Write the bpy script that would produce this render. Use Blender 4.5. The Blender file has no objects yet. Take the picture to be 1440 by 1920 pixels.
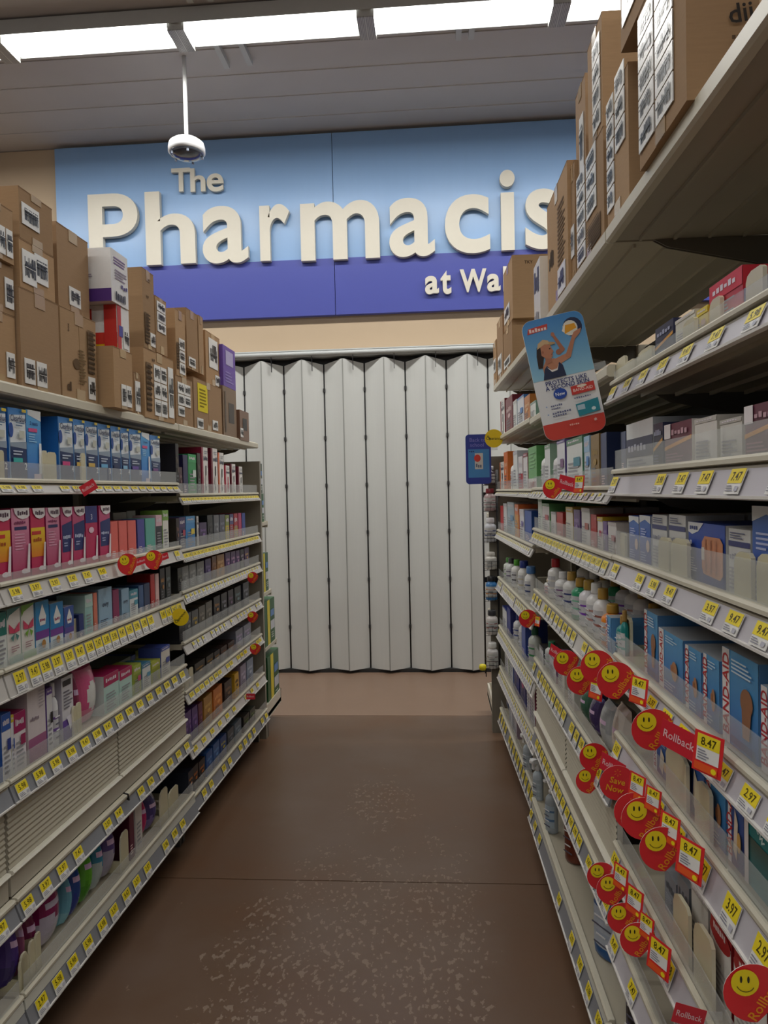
import bpy, bmesh, math, random
from math import pi, sin, cos, radians as R_, atan2, hypot
from mathutils import Vector, Matrix
import numpy as np
random.seed(7)
SC = bpy.context.scene
COL = SC.collection
# ------------------------------------------------------------------ camera
F, YAW, PIT, ROL, CAMZ = 1367.3, -0.0736, -0.02868, -0.02145, 1.45
def cam_axes():
    cy, sy, cp, sp = cos(YAW), sin(YAW), cos(PIT), sin(PIT)
    w = np.array([sy*cp, cy*cp, sp]); r = np.array([cy, -sy, 0.]); u = np.cross(r, w)
    c, s = cos(ROL), sin(ROL)
    return c*r+s*u, -s*r+c*u, w
RR, UU, WW = cam_axes()
cd = bpy.data.cameras.new('camera'); cam = bpy.data.objects.new('camera', cd); COL.objects.link(cam)
cd.sensor_fit = 'VERTICAL'; cd.sensor_height = 24.0; cd.lens = F/1920*24.0; cd.clip_start = .02; cd.clip_end = 60
cam.matrix_world = Matrix(((RR[0], UU[0], -WW[0], 0), (RR[1], UU[1], -WW[1], 0), (RR[2], UU[2], -WW[2], CAMZ), (0, 0, 0, 1)))
SC.camera = cam
# ------------------------------------------------------------------ view, world, lights
SC.view_settings.view_transform = 'Standard'; SC.view_settings.look = 'None'
SC.view_settings.gamma = 1.0; SC.view_settings.use_curve_mapping = False
SC.view_settings.exposure = 0.0
wd = bpy.data.worlds.new('world'); SC.world = wd; wd.use_nodes = True
bg = wd.node_tree.nodes.get('Background'); bg.inputs[0].default_value = (.93, .96, 1, 1); bg.inputs[1].default_value = .115
LIGHT_ROWS = [(4.37, 150.0), (0.55, 60.0), (-3.0, 150.0)]      # distance of each row of tube lights, power per metre-long lamp
def area(name, loc, sx, sy, power, col=(1, .985, .95)):
    l = bpy.data.lights.new(name, 'AREA'); l.shape = 'RECTANGLE'; l.size = sx; l.size_y = sy; l.energy = power; l.color = col
    o = bpy.data.objects.new(name, l); o.location = loc; COL.objects.link(o); return o
for (ly, lp) in LIGHT_ROWS:
    area('ceiling_lamp', (-.5, ly, 4.19), 9.0, .16, lp)
# ------------------------------------------------------------------ pixel helpers (to measure where things stand)
def ray(x, y):
    d = WW*F + RR*(x-720) - UU*(y-960); return d/d[1]
def on_y(x, y, Y): return ray(x, y)*Y + np.array([0, 0, CAMZ])
def on_z(x, y, z):
    d = ray(x, y); return d*((z-CAMZ)/d[2]) + np.array([0, 0, CAMZ])
# ------------------------------------------------------------------ colours and materials
def lin(h):
    if isinstance(h, (tuple, list)): return tuple(h)[:3]
    h = h.lstrip('#')
    if len(h) == 3: h = ''.join(c*2 for c in h)
    v = [int(h[i:i+2], 16)/255 for i in (0, 2, 4)]
    return tuple(c/12.92 if c <= .04045 else ((c+.055)/1.055)**2.4 for c in v)
def mat(name, rough=.5, color=None, metal=0., noise=0., nscale=30., alpha=None, spec=.5, trans=0., coat=0., stretch=None, emit=None, bump=0.):
    m = bpy.data.materials.new(name); m.use_nodes = True; nt = m.node_tree; N = nt.nodes; L = nt.links
    p = N['Principled BSDF']; p.inputs['Roughness'].default_value = rough; p.inputs['Metallic'].default_value = metal
    p.inputs['Specular IOR Level'].default_value = spec
    if coat: p.inputs['Coat Weight'].default_value = coat; p.inputs['Coat Roughness'].default_value = .15
    if color is None:
        a = N.new('ShaderNodeAttribute'); a.attribute_name = 'Col'; src = a.outputs['Color']
    else:
        c = N.new('ShaderNodeRGB'); c.outputs[0].default_value = (*lin(color), 1); src = c.outputs[0]
    if noise or bump:
        t = N.new('ShaderNodeTexCoord'); mp = N.new('ShaderNodeMapping'); n = N.new('ShaderNodeTexNoise')
        n.inputs['Scale'].default_value = nscale; n.inputs['Detail'].default_value = 3
        if stretch: mp.inputs['Scale'].default_value = stretch
        L.new(t.outputs['Object'], mp.inputs[0]); L.new(mp.outputs[0], n.inputs['Vector'])
    if noise:
        mr = N.new('ShaderNodeMapRange'); mr.inputs['To Min'].default_value = 1-noise; mr.inputs['To Max'].default_value = 1+noise
        mx = N.new('ShaderNodeMix'); mx.data_type = 'RGBA'; mx.blend_type = 'MULTIPLY'; mx.inputs[0].default_value = 1
        L.new(n.outputs['Fac'], mr.inputs['Value']); L.new(src, mx.inputs[6]); L.new(mr.outputs[0], mx.inputs[7]); src = mx.outputs[2]
    if bump:
        b = N.new('ShaderNodeBump'); b.inputs['Strength'].default_value = bump; b.inputs['Distance'].default_value = .01
        L.new(n.outputs['Fac'], b.inputs['Height']); L.new(b.outputs[0], p.inputs['Normal'])
    L.new(src, p.inputs['Base Color'])
    if trans: p.inputs['Transmission Weight'].default_value = trans
    if alpha is not None: p.inputs['Alpha'].default_value = alpha
    if emit:
        p.inputs['Emission Color'].default_value = (1, .99, .96, 1); p.inputs['Emission Strength'].default_value = emit
    return m
M_print = mat('printed_card', .38, noise=.05, nscale=60)
M_card = mat('cardboard', .8, noise=.1, nscale=9, stretch=(3, 3, 30), spec=.2)
M_plast = mat('moulded_plastic', .3, noise=.03, coat=.2)
M_shelf = mat('painted_steel', .42, noise=.04, nscale=12)
M_back = mat('pegboard_back', .7, '3a3733', noise=.12, nscale=20)
M_sign = mat('sign_card', .35, noise=.02)
M_foil = mat('pouch_film', .22, noise=.08, nscale=18, coat=.4, bump=.25)
M_clear = mat('clear_fence', .12, 'dfe3e2', alpha=.24, spec=.6)
M_clearb = mat('clear_bottle_wall', .1, None, alpha=.6, spec=.6)
M_wire = mat('black_wire', .4, '1a1a1c', noise=.05)
M_tube = mat('tube_glow', .4, 'ffffff', emit=9.0)
M_fix = mat('fixture_enamel', .4, 'c9ccca', noise=.03)
# ------------------------------------------------------------------ mesh builder
TXT = {}
def text_shape(s, bold=.012, res=2):
    k = (s, bold, res)
    if k not in TXT:
        c = bpy.data.curves.new('t', 'FONT'); c.body = s; c.size = 1; c.resolution_u = res; c.offset = bold; c.align_x = 'LEFT'
        o = bpy.data.objects.new('t', c); m = o.to_mesh()
        v = [(q.co.x, q.co.y) for q in m.vertices]; f = [tuple(p.vertices) for p in m.polygons]
        o.to_mesh_clear(); bpy.data.objects.remove(o); bpy.data.curves.remove(c)
        if not v: v = [(0, 0), (1, 0), (0, 1)]; f = [(0, 1, 2)]
        x0 = min(a for a, b in v); x1 = max(a for a, b in v); y0 = min(b for a, b in v); y1 = max(b for a, b in v)
        TXT[k] = ([(a-x0, b) for a, b in v], f, x1-x0, y0, y1)
    return TXT[k]
class MB:
    def __init__(s): s.v = []; s.f = []; s.c = []; s.sm = []
    def face(s, pts, col, smooth=False):
        n = len(s.v); s.v += [tuple(p) for p in pts]; s.f.append(tuple(range(n, n+len(pts))))
        s.c.append(col if isinstance(col, list) else [lin(col)]*len(pts)); s.sm.append(smooth)
    def box(s, x0, y0, z0, x1, y1, z1, col, cols=None):
        c = lin(col); n = len(s.v)
        s.v += [(x0, y0, z0), (x1, y0, z0), (x1, y1, z0), (x0, y1, z0), (x0, y0, z1), (x1, y0, z1), (x1, y1, z1), (x0, y1, z1)]
        for i, q in enumerate(((0, 1, 5, 4), (1, 2, 6, 5), (2, 3, 7, 6), (3, 0, 4, 7), (4, 5, 6, 7), (3, 2, 1, 0))):
            s.f.append(tuple(n+k for k in q)); cc = lin(cols[i]) if cols and cols.get(i) else c; s.c.append([cc]*4); s.sm.append(False)
    def prism(s, prof, x0, x1, col, axis='x'):          # profile in (y,z) swept along x
        n = len(prof)
        for i in range(n):
            (a, b), (c, d) = prof[i], prof[(i+1) % n]
            s.face([(x0, a, b), (x0, c, d), (x1, c, d), (x1, a, b)], col[i] if isinstance(col, list) else col)
        s.face([(x0, a, b) for a, b in prof][::-1], col[0] if isinstance(col, list) else col); s.face([(x1, a, b) for a, b in prof], col[0] if isinstance(col, list) else col)
    def lathe(s, prof, n=12, cx=0, cy=0, sy=1., col='ffffff', cols=None, smooth=True):
        base = len(s.v)
        for (r, z) in prof:
            for k in range(n):
                a = 2*pi*k/n; s.v.append((cx+r*cos(a), cy+r*sin(a)*sy, z))
        for j in range(len(prof)-1):
            cc = lin(cols[j]) if cols else lin(col)
            for k in range(n):
                k2 = (k+1) % n
                s.f.append((base+j*n+k, base+j*n+k2, base+(j+1)*n+k2, base+(j+1)*n+k)); s.c.append([cc]*4); s.sm.append(smooth)
        for j, rev in ((0, True), (len(prof)-1, False)):
            q = [base+j*n+k for k in range(n)]; s.f.append(tuple(q[::-1] if rev else q)); s.c.append([lin(cols[min(j, len(cols)-1)]) if cols else lin(col)]*n); s.sm.append(False)
    def tube(s, pts, r, col, n=6):
        base = len(s.v); P = [Vector(p) for p in pts]
        for i, p in enumerate(P):
            d = (P[min(i+1, len(P)-1)]-P[max(i-1, 0)]).normalized(); a = d.orthogonal().normalized(); b = d.cross(a)
            for k in range(n):
                q = p + a*r*cos(2*pi*k/n)+b*r*sin(2*pi*k/n); s.v.append(tuple(q))
        for i in range(len(P)-1):
            for k in range(n):
                s.f.append((base+i*n+k, base+i*n+(k+1) % n, base+(i+1)*n+(k+1) % n, base+(i+1)*n+k)); s.c.append([lin(col)]*4); s.sm.append(True)
        for i, rv in ((0, 1), (len(P)-1, 0)):
            q = [base+i*n+k for k in range(n)]; s.f.append(tuple(q[::-1] if rv else q)); s.c.append([lin(col)]*n); s.sm.append(False)
    # flat print on a face given by origin o, axes U,V (full edges) and normal nrm
    def art(s, o, U, V, decals, off=.0006):
        o, U, V = Vector(o), Vector(U), Vector(V); nrm = U.cross(V).normalized(); W, H = U.length, V.length; lay = 0
        P = lambda u, v: tuple(o+U*u+V*v+nrm*off*lay)
        rnd = random.Random(len(decals)*7+int(W*1000))
        for d in decals:
            lay += 1; k = d[0]
            if k == 'r':
                _, a, b, c, e, col = d[:6]; c0 = lin(col); c1 = lin(d[6]) if len(d) > 6 else c0
                s.face([P(a, b), P(c, b), P(c, e), P(a, e)], [c0, c0, c1, c1])
            elif k == 'e':
                _, cu, cv, ru, rv, col = d[:6]; s.face([P(cu+ru*cos(2*pi*i/16), cv+rv*sin(2*pi*i/16)) for i in range(16)], col)
            elif k == 'p': s.face([P(*q) for q in d[1]], d[2])
            elif k == 'l':
                _, a, b, c, e, n, col = d; hh = (e-b)/n
                for i in range(n):
                    y = b+hh*i; x1 = a+(c-a)*rnd.uniform(.6, 1)
                    s.face([P(a, y+hh*.25), P(x1, y+hh*.25), P(x1, y+hh*.7), P(a, y+hh*.7)], col)
            elif k == 'w':      # blurred word-like blobs
                _, a, b, c, e, n, col = d; st = (c-a)/n
                for i in range(n):
                    y0 = b+(e-b)*rnd.choice((0, 0, .15)); y1 = e-(e-b)*rnd.choice((0, .3, .15))
                    s.face([P(a+st*i, y0), P(a+st*(i+.72), y0), P(a+st*(i+.72), y1), P(a+st*i, y1)], col)
            elif k == 't':
                _, txt, cu, cv, hf, col = d[:6]; rot = d[6] if len(d) > 6 else 0; mx = d[7] if len(d) > 7 else .92
                vs, fs, w, y0, y1 = text_shape(txt); sc = hf*H/.7
                lim = mx*(H if rot in (90, -90) else W); sx = min(sc, lim/max(w, .01))
                a = R_(rot); ca, sa = cos(a), sin(a); n0 = len(s.v); Un, Vn = U.normalized(), V.normalized()
                for (x, y) in vs:
                    X = (x-w/2)*sx; Y = (y-.35)*sc; X, Y = X*ca-Y*sa, X*sa+Y*ca
                    s.v.append(tuple(o+Un*(cu*W+X)+Vn*(cv*H+Y)+nrm*off*lay))
                cc = lin(col)
                for f in fs: s.f.append(tuple(n0+i for i in f)); s.c.append([cc]*len(f)); s.sm.append(False)
    def build(s, name, material, parent=None, loc=None, rot=None):
        me = bpy.data.meshes.new(name); me.from_pydata(s.v, [], s.f)
        at = me.color_attributes.new('Col', 'FLOAT_COLOR', 'CORNER')
        buf = np.ones((len(me.loops), 4), np.float32); buf[:, :3] = np.array([c for fc in s.c for c in fc], np.float32)
        at.data.foreach_set('color', buf.ravel()); me.polygons.foreach_set('use_smooth', s.sm)
        me.materials.append(material); o = bpy.data.objects.new(name, me); COL.objects.link(o)
        if parent: o.parent = parent
        if loc is not None: o.location = loc
        if rot is not None: o.rotation_euler = rot
        return o
def empty(name, loc=(0, 0, 0), rz=0.):
    o = bpy.data.objects.new(name, None); o.empty_display_size = .1; o.location = loc; o.rotation_euler = (0, 0, rz); COL.objects.link(o); return o
def tag(o, label, cat, group=None, kind=None):
    if label: o['label'] = label
    if cat: o['category'] = cat
    if group: o['group'] = group
    if kind: o['kind'] = kind
    return o
def dup(root, name=None):
    r = root.copy(); COL.objects.link(r)
    for ch in root.children:
        c = ch.copy(); COL.objects.link(c); c.parent = r
        for g in ch.children:
            d = g.copy(); COL.objects.link(d); d.parent = c
    return r
ORD = ['first', 'second', 'third', 'fourth', 'fifth', 'sixth', 'seventh', 'eighth', 'ninth', 'tenth', 'eleventh', 'twelfth', 'thirteenth', 'fourteenth', 'fifteenth', 'sixteenth', 'seventeenth', 'eighteenth', 'nineteenth', 'twentieth', 'twenty-first', 'twenty-second', 'twenty-third', 'twenty-fourth', 'twenty-fifth', 'twenty-sixth', 'twenty-seventh', 'twenty-eighth']

# ================================================================== ROOM
DW = 5.88      # back wall
M_wall = mat('beige_wall_paint', .7, 'c2ac90', noise=.03, nscale=4)
M_ceil = mat('grey_ceiling_deck', .75, 'cac7c5', noise=.04, nscale=3)
def struct(name, mb, m, **k):
    o = mb.build(name, m, **k); o['kind'] = 'structure'; return o
def floor_material():
    m = bpy.data.materials.new('stained_concrete'); m.use_nodes = True; nt = m.node_tree; N = nt.nodes; L = nt.links; p = N['Principled BSDF']
    g = N.new('ShaderNodeNewGeometry')
    def noise(scale, det=4, rough=.55, vec=None):
        n = N.new('ShaderNodeTexNoise'); n.inputs['Scale'].default_value = scale; n.inputs['Detail'].default_value = det; n.inputs['Roughness'].default_value = rough
        L.new(vec or g.outputs['Position'], n.inputs['Vector']); return n.outputs['Fac']
    def ramp(f, stops):
        r = N.new('ShaderNodeValToRGB'); e = r.color_ramp.elements
        e[0].position, e[0].color = stops[0][0], (*lin(stops[0][1]), 1); e[1].position, e[1].color = stops[1][0], (*lin(stops[1][1]), 1)
        for q in stops[2:]: x = e.new(q[0]); x.color = (*lin(q[1]), 1)
        L.new(f, r.inputs[0]); return r.outputs[0]
    def math_(op, a, b=None, clamp=False):
        q = N.new('ShaderNodeMath'); q.operation = op; q.use_clamp = clamp
        for i, x in enumerate((a, b)):
            if x is None: continue
            if isinstance(x, (int, float)): q.inputs[i].default_value = x
            else: L.new(x, q.inputs[i])
        return q.outputs[0]
    base = ramp(noise(1.7, 5, .6), [(.3, '6c4e38'), (.72, '735e50'), (.5, '6c5442')])
    # worn pale chips: small irregular flakes in a trodden patch down the middle of the aisle
    def chips(scale, thr, stretch):
        mp = N.new('ShaderNodeMapping'); mp.inputs['Scale'].default_value = stretch; L.new(g.outputs['Position'], mp.inputs[0])
        n = noise(scale, 2.5, .5, mp.outputs[0])
        return math_('GREATER_THAN', n, thr)
    ch = math_('MAXIMUM', chips(36, .615, (1.25, .85, 1)), chips(52, .625, (1, .6, 1)))
    sp = N.new('ShaderNodeSeparateXYZ'); L.new(g.outputs['Position'], sp.inputs[0])
    def blob(cx, cy, rx, ry, soft=.55):
        dx = math_('DIVIDE', math_('SUBTRACT', sp.outputs[0], cx), rx); dy = math_('DIVIDE', math_('SUBTRACT', sp.outputs[1], cy), ry)
        d = math_('SQRT', math_('ADD', math_('MULTIPLY', dx, dx), math_('MULTIPLY', dy, dy)))
        return math_('SUBTRACT', 1.0, d, True)
    msk = math_('MAXIMUM', blob(-.30, 2.25, .50, .95), blob(-.04, 2.4, .25, .75))
    msk = math_('MAXIMUM', msk, blob(-.62, 2.2, .16, .55)); msk = math_('MAXIMUM', msk, blob(-.3, 3.38, .24, .42))
    mn = math_('ADD', math_('MULTIPLY', msk, 1.25), math_('MULTIPLY', math_('SUBTRACT', noise(7, 5, .7), .5), 2.6))
    mk = math_('GREATER_THAN', mn, .42)
    fac = math_('MULTIPLY', math_('MULTIPLY', ch, mk), .42)
    mx = N.new('ShaderNodeMix'); mx.data_type = 'RGBA'; L.new(fac, mx.inputs[0]); L.new(base, mx.inputs[6]); mx.inputs[7].default_value = (*lin('a99683'), 1)
    L.new(mx.outputs[2], p.inputs['Base Color'])
    rr = math_('ADD', math_('MULTIPLY', noise(3, 3), .16), .24); rr = math_('ADD', rr, math_('MULTIPLY', fac, .4)); L.new(rr, p.inputs['Roughness'])
    b = N.new('ShaderNodeBump'); b.inputs['Strength'].default_value = .12; b.inputs['Distance'].default_value = .002; L.new(fac, b.inputs['Height']); L.new(b.outputs[0], p.inputs['Normal'])
    return m
M_floor = floor_material()
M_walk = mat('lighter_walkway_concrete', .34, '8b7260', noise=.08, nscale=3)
mb = MB(); mb.box(-9, -7, -.12, 9, DW+.1, -.004, '6e5a4a'); fl = struct('floor', mb, mat('joint_filler', .7, '7d6a5a', noise=.1))
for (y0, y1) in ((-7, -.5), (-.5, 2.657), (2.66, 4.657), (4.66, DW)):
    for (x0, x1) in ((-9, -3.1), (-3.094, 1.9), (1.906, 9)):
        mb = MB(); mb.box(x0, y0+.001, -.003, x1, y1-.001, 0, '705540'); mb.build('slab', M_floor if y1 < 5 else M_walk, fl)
mb = MB(); mb.box(-9, DW, 0, 9, DW+.12, 4.32, 'c2ac90'); wb = struct('wall_back', mb, M_wall)
mb = MB()                                    # corrugated steel deck, ribs running across the aisle
y = -7.0
while y < DW:
    mb.box(-9, y, 4.32, 9, y+.19, 4.36, 'ffffff'); mb.box(-9, y+.19, 4.326, 9, y+.30, 4.366, 'ffffff'); y += .30
ce = struct('ceiling', mb, M_ceil)
for (x, y0, y1) in ((-1.36, 4.5, 4.86), (-1.32+.12, 4.5, 4.84), (.17, 4.5, 4.72), (.25, 4.5, 4.72), (-1.38, 3.7, 4.2), (-1.26, 3.7, 4.2)):
    mb = MB(); mb.box(x, y0, 4.285, x+.035, y1, 4.32, 'ffffff'); mb.build('hanger_channel', M_fix, ce)

# light fixtures: one strip fixture per 1.12 m, two tubes each
def make_light():
    t = empty('strip_light'); w = 1.10
    mb = MB(); mb.prism([(-.12, .0), (-.115, .09), (.115, .09), (.12, .0), (.10, .03), (-.10, .03)], 0, w+.02, 'ffffff'); mb.build('housing', M_fix, t)
    for yy in (-.055, .055):
        mb = MB(); mb.tube([(.05, yy, -.0), (w-.05, yy, -.0)], .02, 'ffffff', 10); mb.build('tube', M_tube, t)
    for xx in (.0, w-.03):
        mb = MB(); mb.box(xx, -.105, -.035, xx+.05, .105, .03, 'c8c8c4')
        for k in range(5): mb.box(xx+.004+k*.009, -.107, -.036, xx+.008+k*.009, .107, -.03, '8d8f90')
        mb.build('end_socket', M_plast, t)
    return t
L0 = make_light(); n = 0; xs0 = on_z(348, 85, 4.2)[0]
used = False
for (ly, lp) in LIGHT_ROWS[:2]:
    for k in range(-3, 4):
        o = L0 if not used else dup(L0); used = True
        o.location = (xs0+k*1.12, ly, 4.215)
        if ly > 3: lb = 'bright twin tube strip light in the ceiling row, %s from the left end' % ORD[k+3]
        else: lb = 'bright twin tube strip light above the camera, %s from the left end' % ORD[k+3]
        tag(o, lb, 'ceiling light', 'strip lights on the ceiling')
# security camera dome on a white pole
cp = on_y(350, 275, 4.75)
t = tag(empty('security_camera', (cp[0], cp[1], cp[2]-.04)), 'round white dome camera hanging on a thin white pole before the blue sign', 'camera')
mb = MB(); mb.tube([(0, 0, .09), (0, 0, 4.32-t.location.z)], .014, 'e6e6e4', 8); mb.build('pole', M_plast, t)
mb = MB(); mb.lathe([(.03, .085), (.085, .08), (.112, .06), (.119, .03), (.119, .0), (.105, -.006)], 24, col='e4e5e6'); mb.build('housing', M_plast, t)
mb = MB(); mb.lathe([(.1, -.006), (.092, -.02), (.07, -.032), (.04, -.04), (.01, -.042)], 24, col='3c4452'); mb.lathe([(.108, .005), (.11, -.012), (.098, -.014)], 24, col='5b6675'); mb.build('dome', mat('smoked_dome', .08, None, coat=.8), t)
for k, a in enumerate((.4, 1.5, 2.7, 3.9, 5.1)):
    mb = MB(); mb.box(.1*cos(a)-.006, .1*sin(a)-.006, -.03, .1*cos(a)+.006, .1*sin(a)+.006, .0, 'a9b4c4'); mb.build('sensor', M_plast, t)

# ------------------------------------------------------------------ pharmacy sign
M_blue = mat('light_blue_panel', .3, '8db2de', noise=.02, nscale=3, stretch=(8, 1, .5)); M_navy = mat('navy_panel', .34, '454ea4', noise=.02, nscale=3)
M_let = mat('cream_letter', .45, 'dcd6c6', noise=.02)
sg = tag(empty('pharmacy_sign', (0, DW, 0)), 'large two-tone blue wall sign reading The Pharmacist in raised cream letters', 'sign')
ZT, ZM, ZB = 4.30, 3.315, 2.865
for i, (x0, x1) in enumerate(((-3.065, -.785), (-.78, 1.5), (1.505, 3.78))):
    mb = MB(); mb.box(x0, -.05, ZM, x1, -.005, ZT, 'ffffff'); mb.build('upper_panel', M_blue, sg)
    mb = MB(); mb.box(x0, -.06, ZB, x1, -.005, ZM-.003, 'ffffff'); mb.build('lower_panel', M_navy, sg)
def letter(ch, xl, xr, yt, yb, depth=.045, stand=.012, base=-.05, bold=.018):
    a = on_y(xl, (yt+yb)/2, DW-.07); b = on_y(xr, (yt+yb)/2, DW-.07); zt = on_y((xl+xr)/2, yt, DW-.07)[2]; zb = on_y((xl+xr)/2, yb, DW-.07)[2]
    vs, fs, w, y0, y1 = text_shape(ch, bold, 8); mb = MB(); W, H = b[0]-a[0], zt-zb
    P = [(a[0]+x/w*W, zb+(y-y0)/(y1-y0)*H) for x, y in vs]
    yf, yk = base-stand-depth, base-stand
    n = len(P); mb.v = [(x, yf, z) for x, z in P]+[(x, yk, z) for x, z in P]; cl = lin('ffffff')
    edges = {}
    for f in fs:
        mb.f.append(tuple(f)); mb.c.append([cl]*len(f)); mb.sm.append(False)
        mb.f.append(tuple(n+i for i in f[::-1])); mb.c.append([cl]*len(f)); mb.sm.append(False)
        for i in range(len(f)):
            e = (f[i], f[(i+1) % len(f)]); edges[e] = 1
    for (i, j) in edges:
        if (j, i) not in edges: mb.f.append((j, i, n+i, n+j)); mb.c.append([cl]*4); mb.sm.append(False)
    return mb.build('letter', M_let, sg)
for a in (('T', 323, 358, 317, 361), ('h', 358, 386, 317, 361), ('e', 389, 420, 327, 361)): letter(*a, depth=.025, stand=.015)
letter('P', 170, 262, 366, 503); letter('h', 276, 368, 361, 498); letter('a', 382, 467, 389, 496); letter('r', 489, 545, 386, 491)
letter('m', 565, 712, 380, 489); letter('a', 730, 815, 374, 484); letter('c', 834, 918, 368, 478); letter('i', 937, 965, 322, 472)
letter('s', 984, 1050, 357, 470); letter('t', 1060, 1120, 330, 466)
for a in (('a', 797, 823, 519, 553), ('t', 826, 846, 509, 553), ('W', 862, 912, 506, 549), ('a', 913, 938, 515, 548), ('l', 943, 950, 501, 547), ('m', 956, 1000, 512, 546), ('a', 1005, 1030, 511, 545), ('r', 1036, 1052, 510, 544), ('t', 1056, 1075, 501, 543)):
    letter(*a, depth=.025, stand=.012, base=-.06, bold=.03)

# ------------------------------------------------------------------ accordion folding door
M_door = mat('door_vinyl', .34, 'd3d4d0', noise=.03, nscale=5, stretch=(20, 20, .6))
M_ridge = mat('door_ridge_metal', .35, '9b9c97', noise=.03)
dr = empty('door_1', (0, DW-.12, 0)); dr['kind'] = 'structure'; dr['label'] = 'white accordion folding door of tall hinged panels closing the pharmacy counter'
xd = [on_y(px, 960, DW-.12)[0] for px in (536, 611, 687, 763, 838, 896)]
per = .325; x = xd[0]-4*per; folds = []
while x < .9: folds.append(x); x += per
ZD = 2.50
for i, xf in enumerate(folds):
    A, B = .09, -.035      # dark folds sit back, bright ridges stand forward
    for side in (0, 1):
        xa, xb = (xf+.006, xf+per/2-.004) if side == 0 else (xf+per/2+.004, xf+per-.006)
        ya, yb = (A-.035, B) if side == 0 else (B, A-.035)
        mb = MB(); t_ = .012; dz = .012 if side == 0 else 0
        d = Vector((xb-xa, yb-ya)).normalized(); nx, ny = -d.y*t_, d.x*t_
        pr = [(xa, ya), (xb, yb), (xb+nx, yb+ny), (xa+nx, ya+ny)]
        z1a, z1b = (ZD-.03, ZD) if side == 0 else (ZD, ZD-.03)
        v = [(pr[0][0], pr[0][1], .025), (pr[1][0], pr[1][1], .03), (pr[2][0], pr[2][1], .03), (pr[3][0], pr[3][1], .025), (pr[0][0], pr[0][1], z1a), (pr[1][0], pr[1][1], z1b), (pr[2][0], pr[2][1], z1b), (pr[3][0], pr[3][1], z1a)]
        mb.v = v; mb.f = [(0, 1, 5, 4), (1, 2, 6, 5), (2, 3, 7, 6), (3, 0, 4, 7), (4, 5, 6, 7), (3, 2, 1, 0)]; mb.c = [[lin('d3d4d0')]*4]*6; mb.sm = [False]*6
        mb.build('panel', M_door, dr)
    mb = MB(); mb.box(xf+per/2-.0045, B-.004, .03, xf+per/2+.0045, B+.004, ZD-.004, 'ffffff'); mb.build('ridge_strip', M_ridge, dr)
    mb = MB(); mb.tube([(xf, A-.03, .03), (xf, A-.03, ZD-.02)], .005, '1a1a1a', 6)
    for k in range(6): mb.box(xf-.008, A-.045, .35+k*.38, xf+.008, A-.03, .38+k*.38, '4a4a48')
    mb.build('hinge', mat('hinge_dark', .6, '2a2a2a') if i == 0 else bpy.data.materials['hinge_dark'], dr)
    mb = MB(); mb.box(xf+per*.75-.002, B-.0, ZD-.09, xf+per*.75+.002, B+.02, ZD+.03, '555555'); mb.build('hanger_pin', M_wire, dr)
mb = MB(); mb.box(folds[0]-.1, .02, 0.0, folds[-1]+per+.1, .1, .028, '151515'); mb.build('bottom_seal', bpy.data.materials['hinge_dark'], dr)
mb = MB(); mb.box(folds[0]-.12, -.03, 2.522, folds[-1]+per+.12, .12, 2.565, 'b9bcba'); mb.box(folds[0]-.12, -.045, 2.565, folds[-1]+per+.12, .12, 2.574, '70706c'); mb.tube([(folds[0]-.12, -.04, 2.545), (folds[-1]+per+.12, -.04, 2.545)], .018, 'c9cdca', 8); mb.build('track', M_fix, dr)
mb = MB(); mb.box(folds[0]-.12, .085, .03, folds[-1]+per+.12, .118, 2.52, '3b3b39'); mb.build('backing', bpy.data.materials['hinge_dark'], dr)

# ================================================================== GONDOLA SHELVING
class Bay:
    def __init__(s, side, Y0, X0, Y1, X1, label):
        s.side = side; s.L = hypot(Y1-Y0, X1-X0)
        if side == 'L': o = (X0, Y0); d = (X1-X0, Y1-Y0)
        else: o = (X1, Y1); d = (X0-X1, Y0-Y1)
        s.rz = atan2(d[1], d[0]); s.o = np.array([o[0], o[1], 0.]); s.xd = np.array([cos(s.rz), sin(s.rz), 0]); s.yd = np.array([-sin(s.rz), cos(s.rz), 0])
        s.root = tag(empty('gondola_unit', (o[0], o[1], 0), s.rz), label, 'shelving')
    def at(s, px, py, t=0.):
        d = ray(px, py); C = np.array([0, 0, CAMZ]); k = (t-(C-s.o)@s.yd)/(d@s.yd); P = C+d*k
        return (P-s.o)@s.xd, P[2]
    def W(s, x, t, z): return tuple(s.o+s.xd*x+s.yd*t+np.array([0, 0, z]))
BAY = {
 'N': Bay('L', .48, -1.093, 1.70, -1.075, 'almond shelving unit on the left, nearest the camera, mostly out of frame'),
 'A': Bay('L', 1.703, -1.075, 2.925, -1.057, 'left shelving unit with test kits and a ribbed panel, nearer of two'),
 'B': Bay('L', 2.93, -1.057, 4.18, -1.038, 'left shelving unit with dark boxes, farther one beside the folding door'),
 'E': Bay('R', .46, .411, 1.70, .397, 'right shelving unit full of bandage boxes, nearest the camera'),
 'D': Bay('R', 1.705, .397, 2.955, .378, 'middle right shelving unit with lotion bottles and a ribbed panel'),
 'C': Bay('R', 2.96, .378, 4.20, .335, 'farthest right shelving unit beside the wire rack of bottles'),
}
SH = {}
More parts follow.
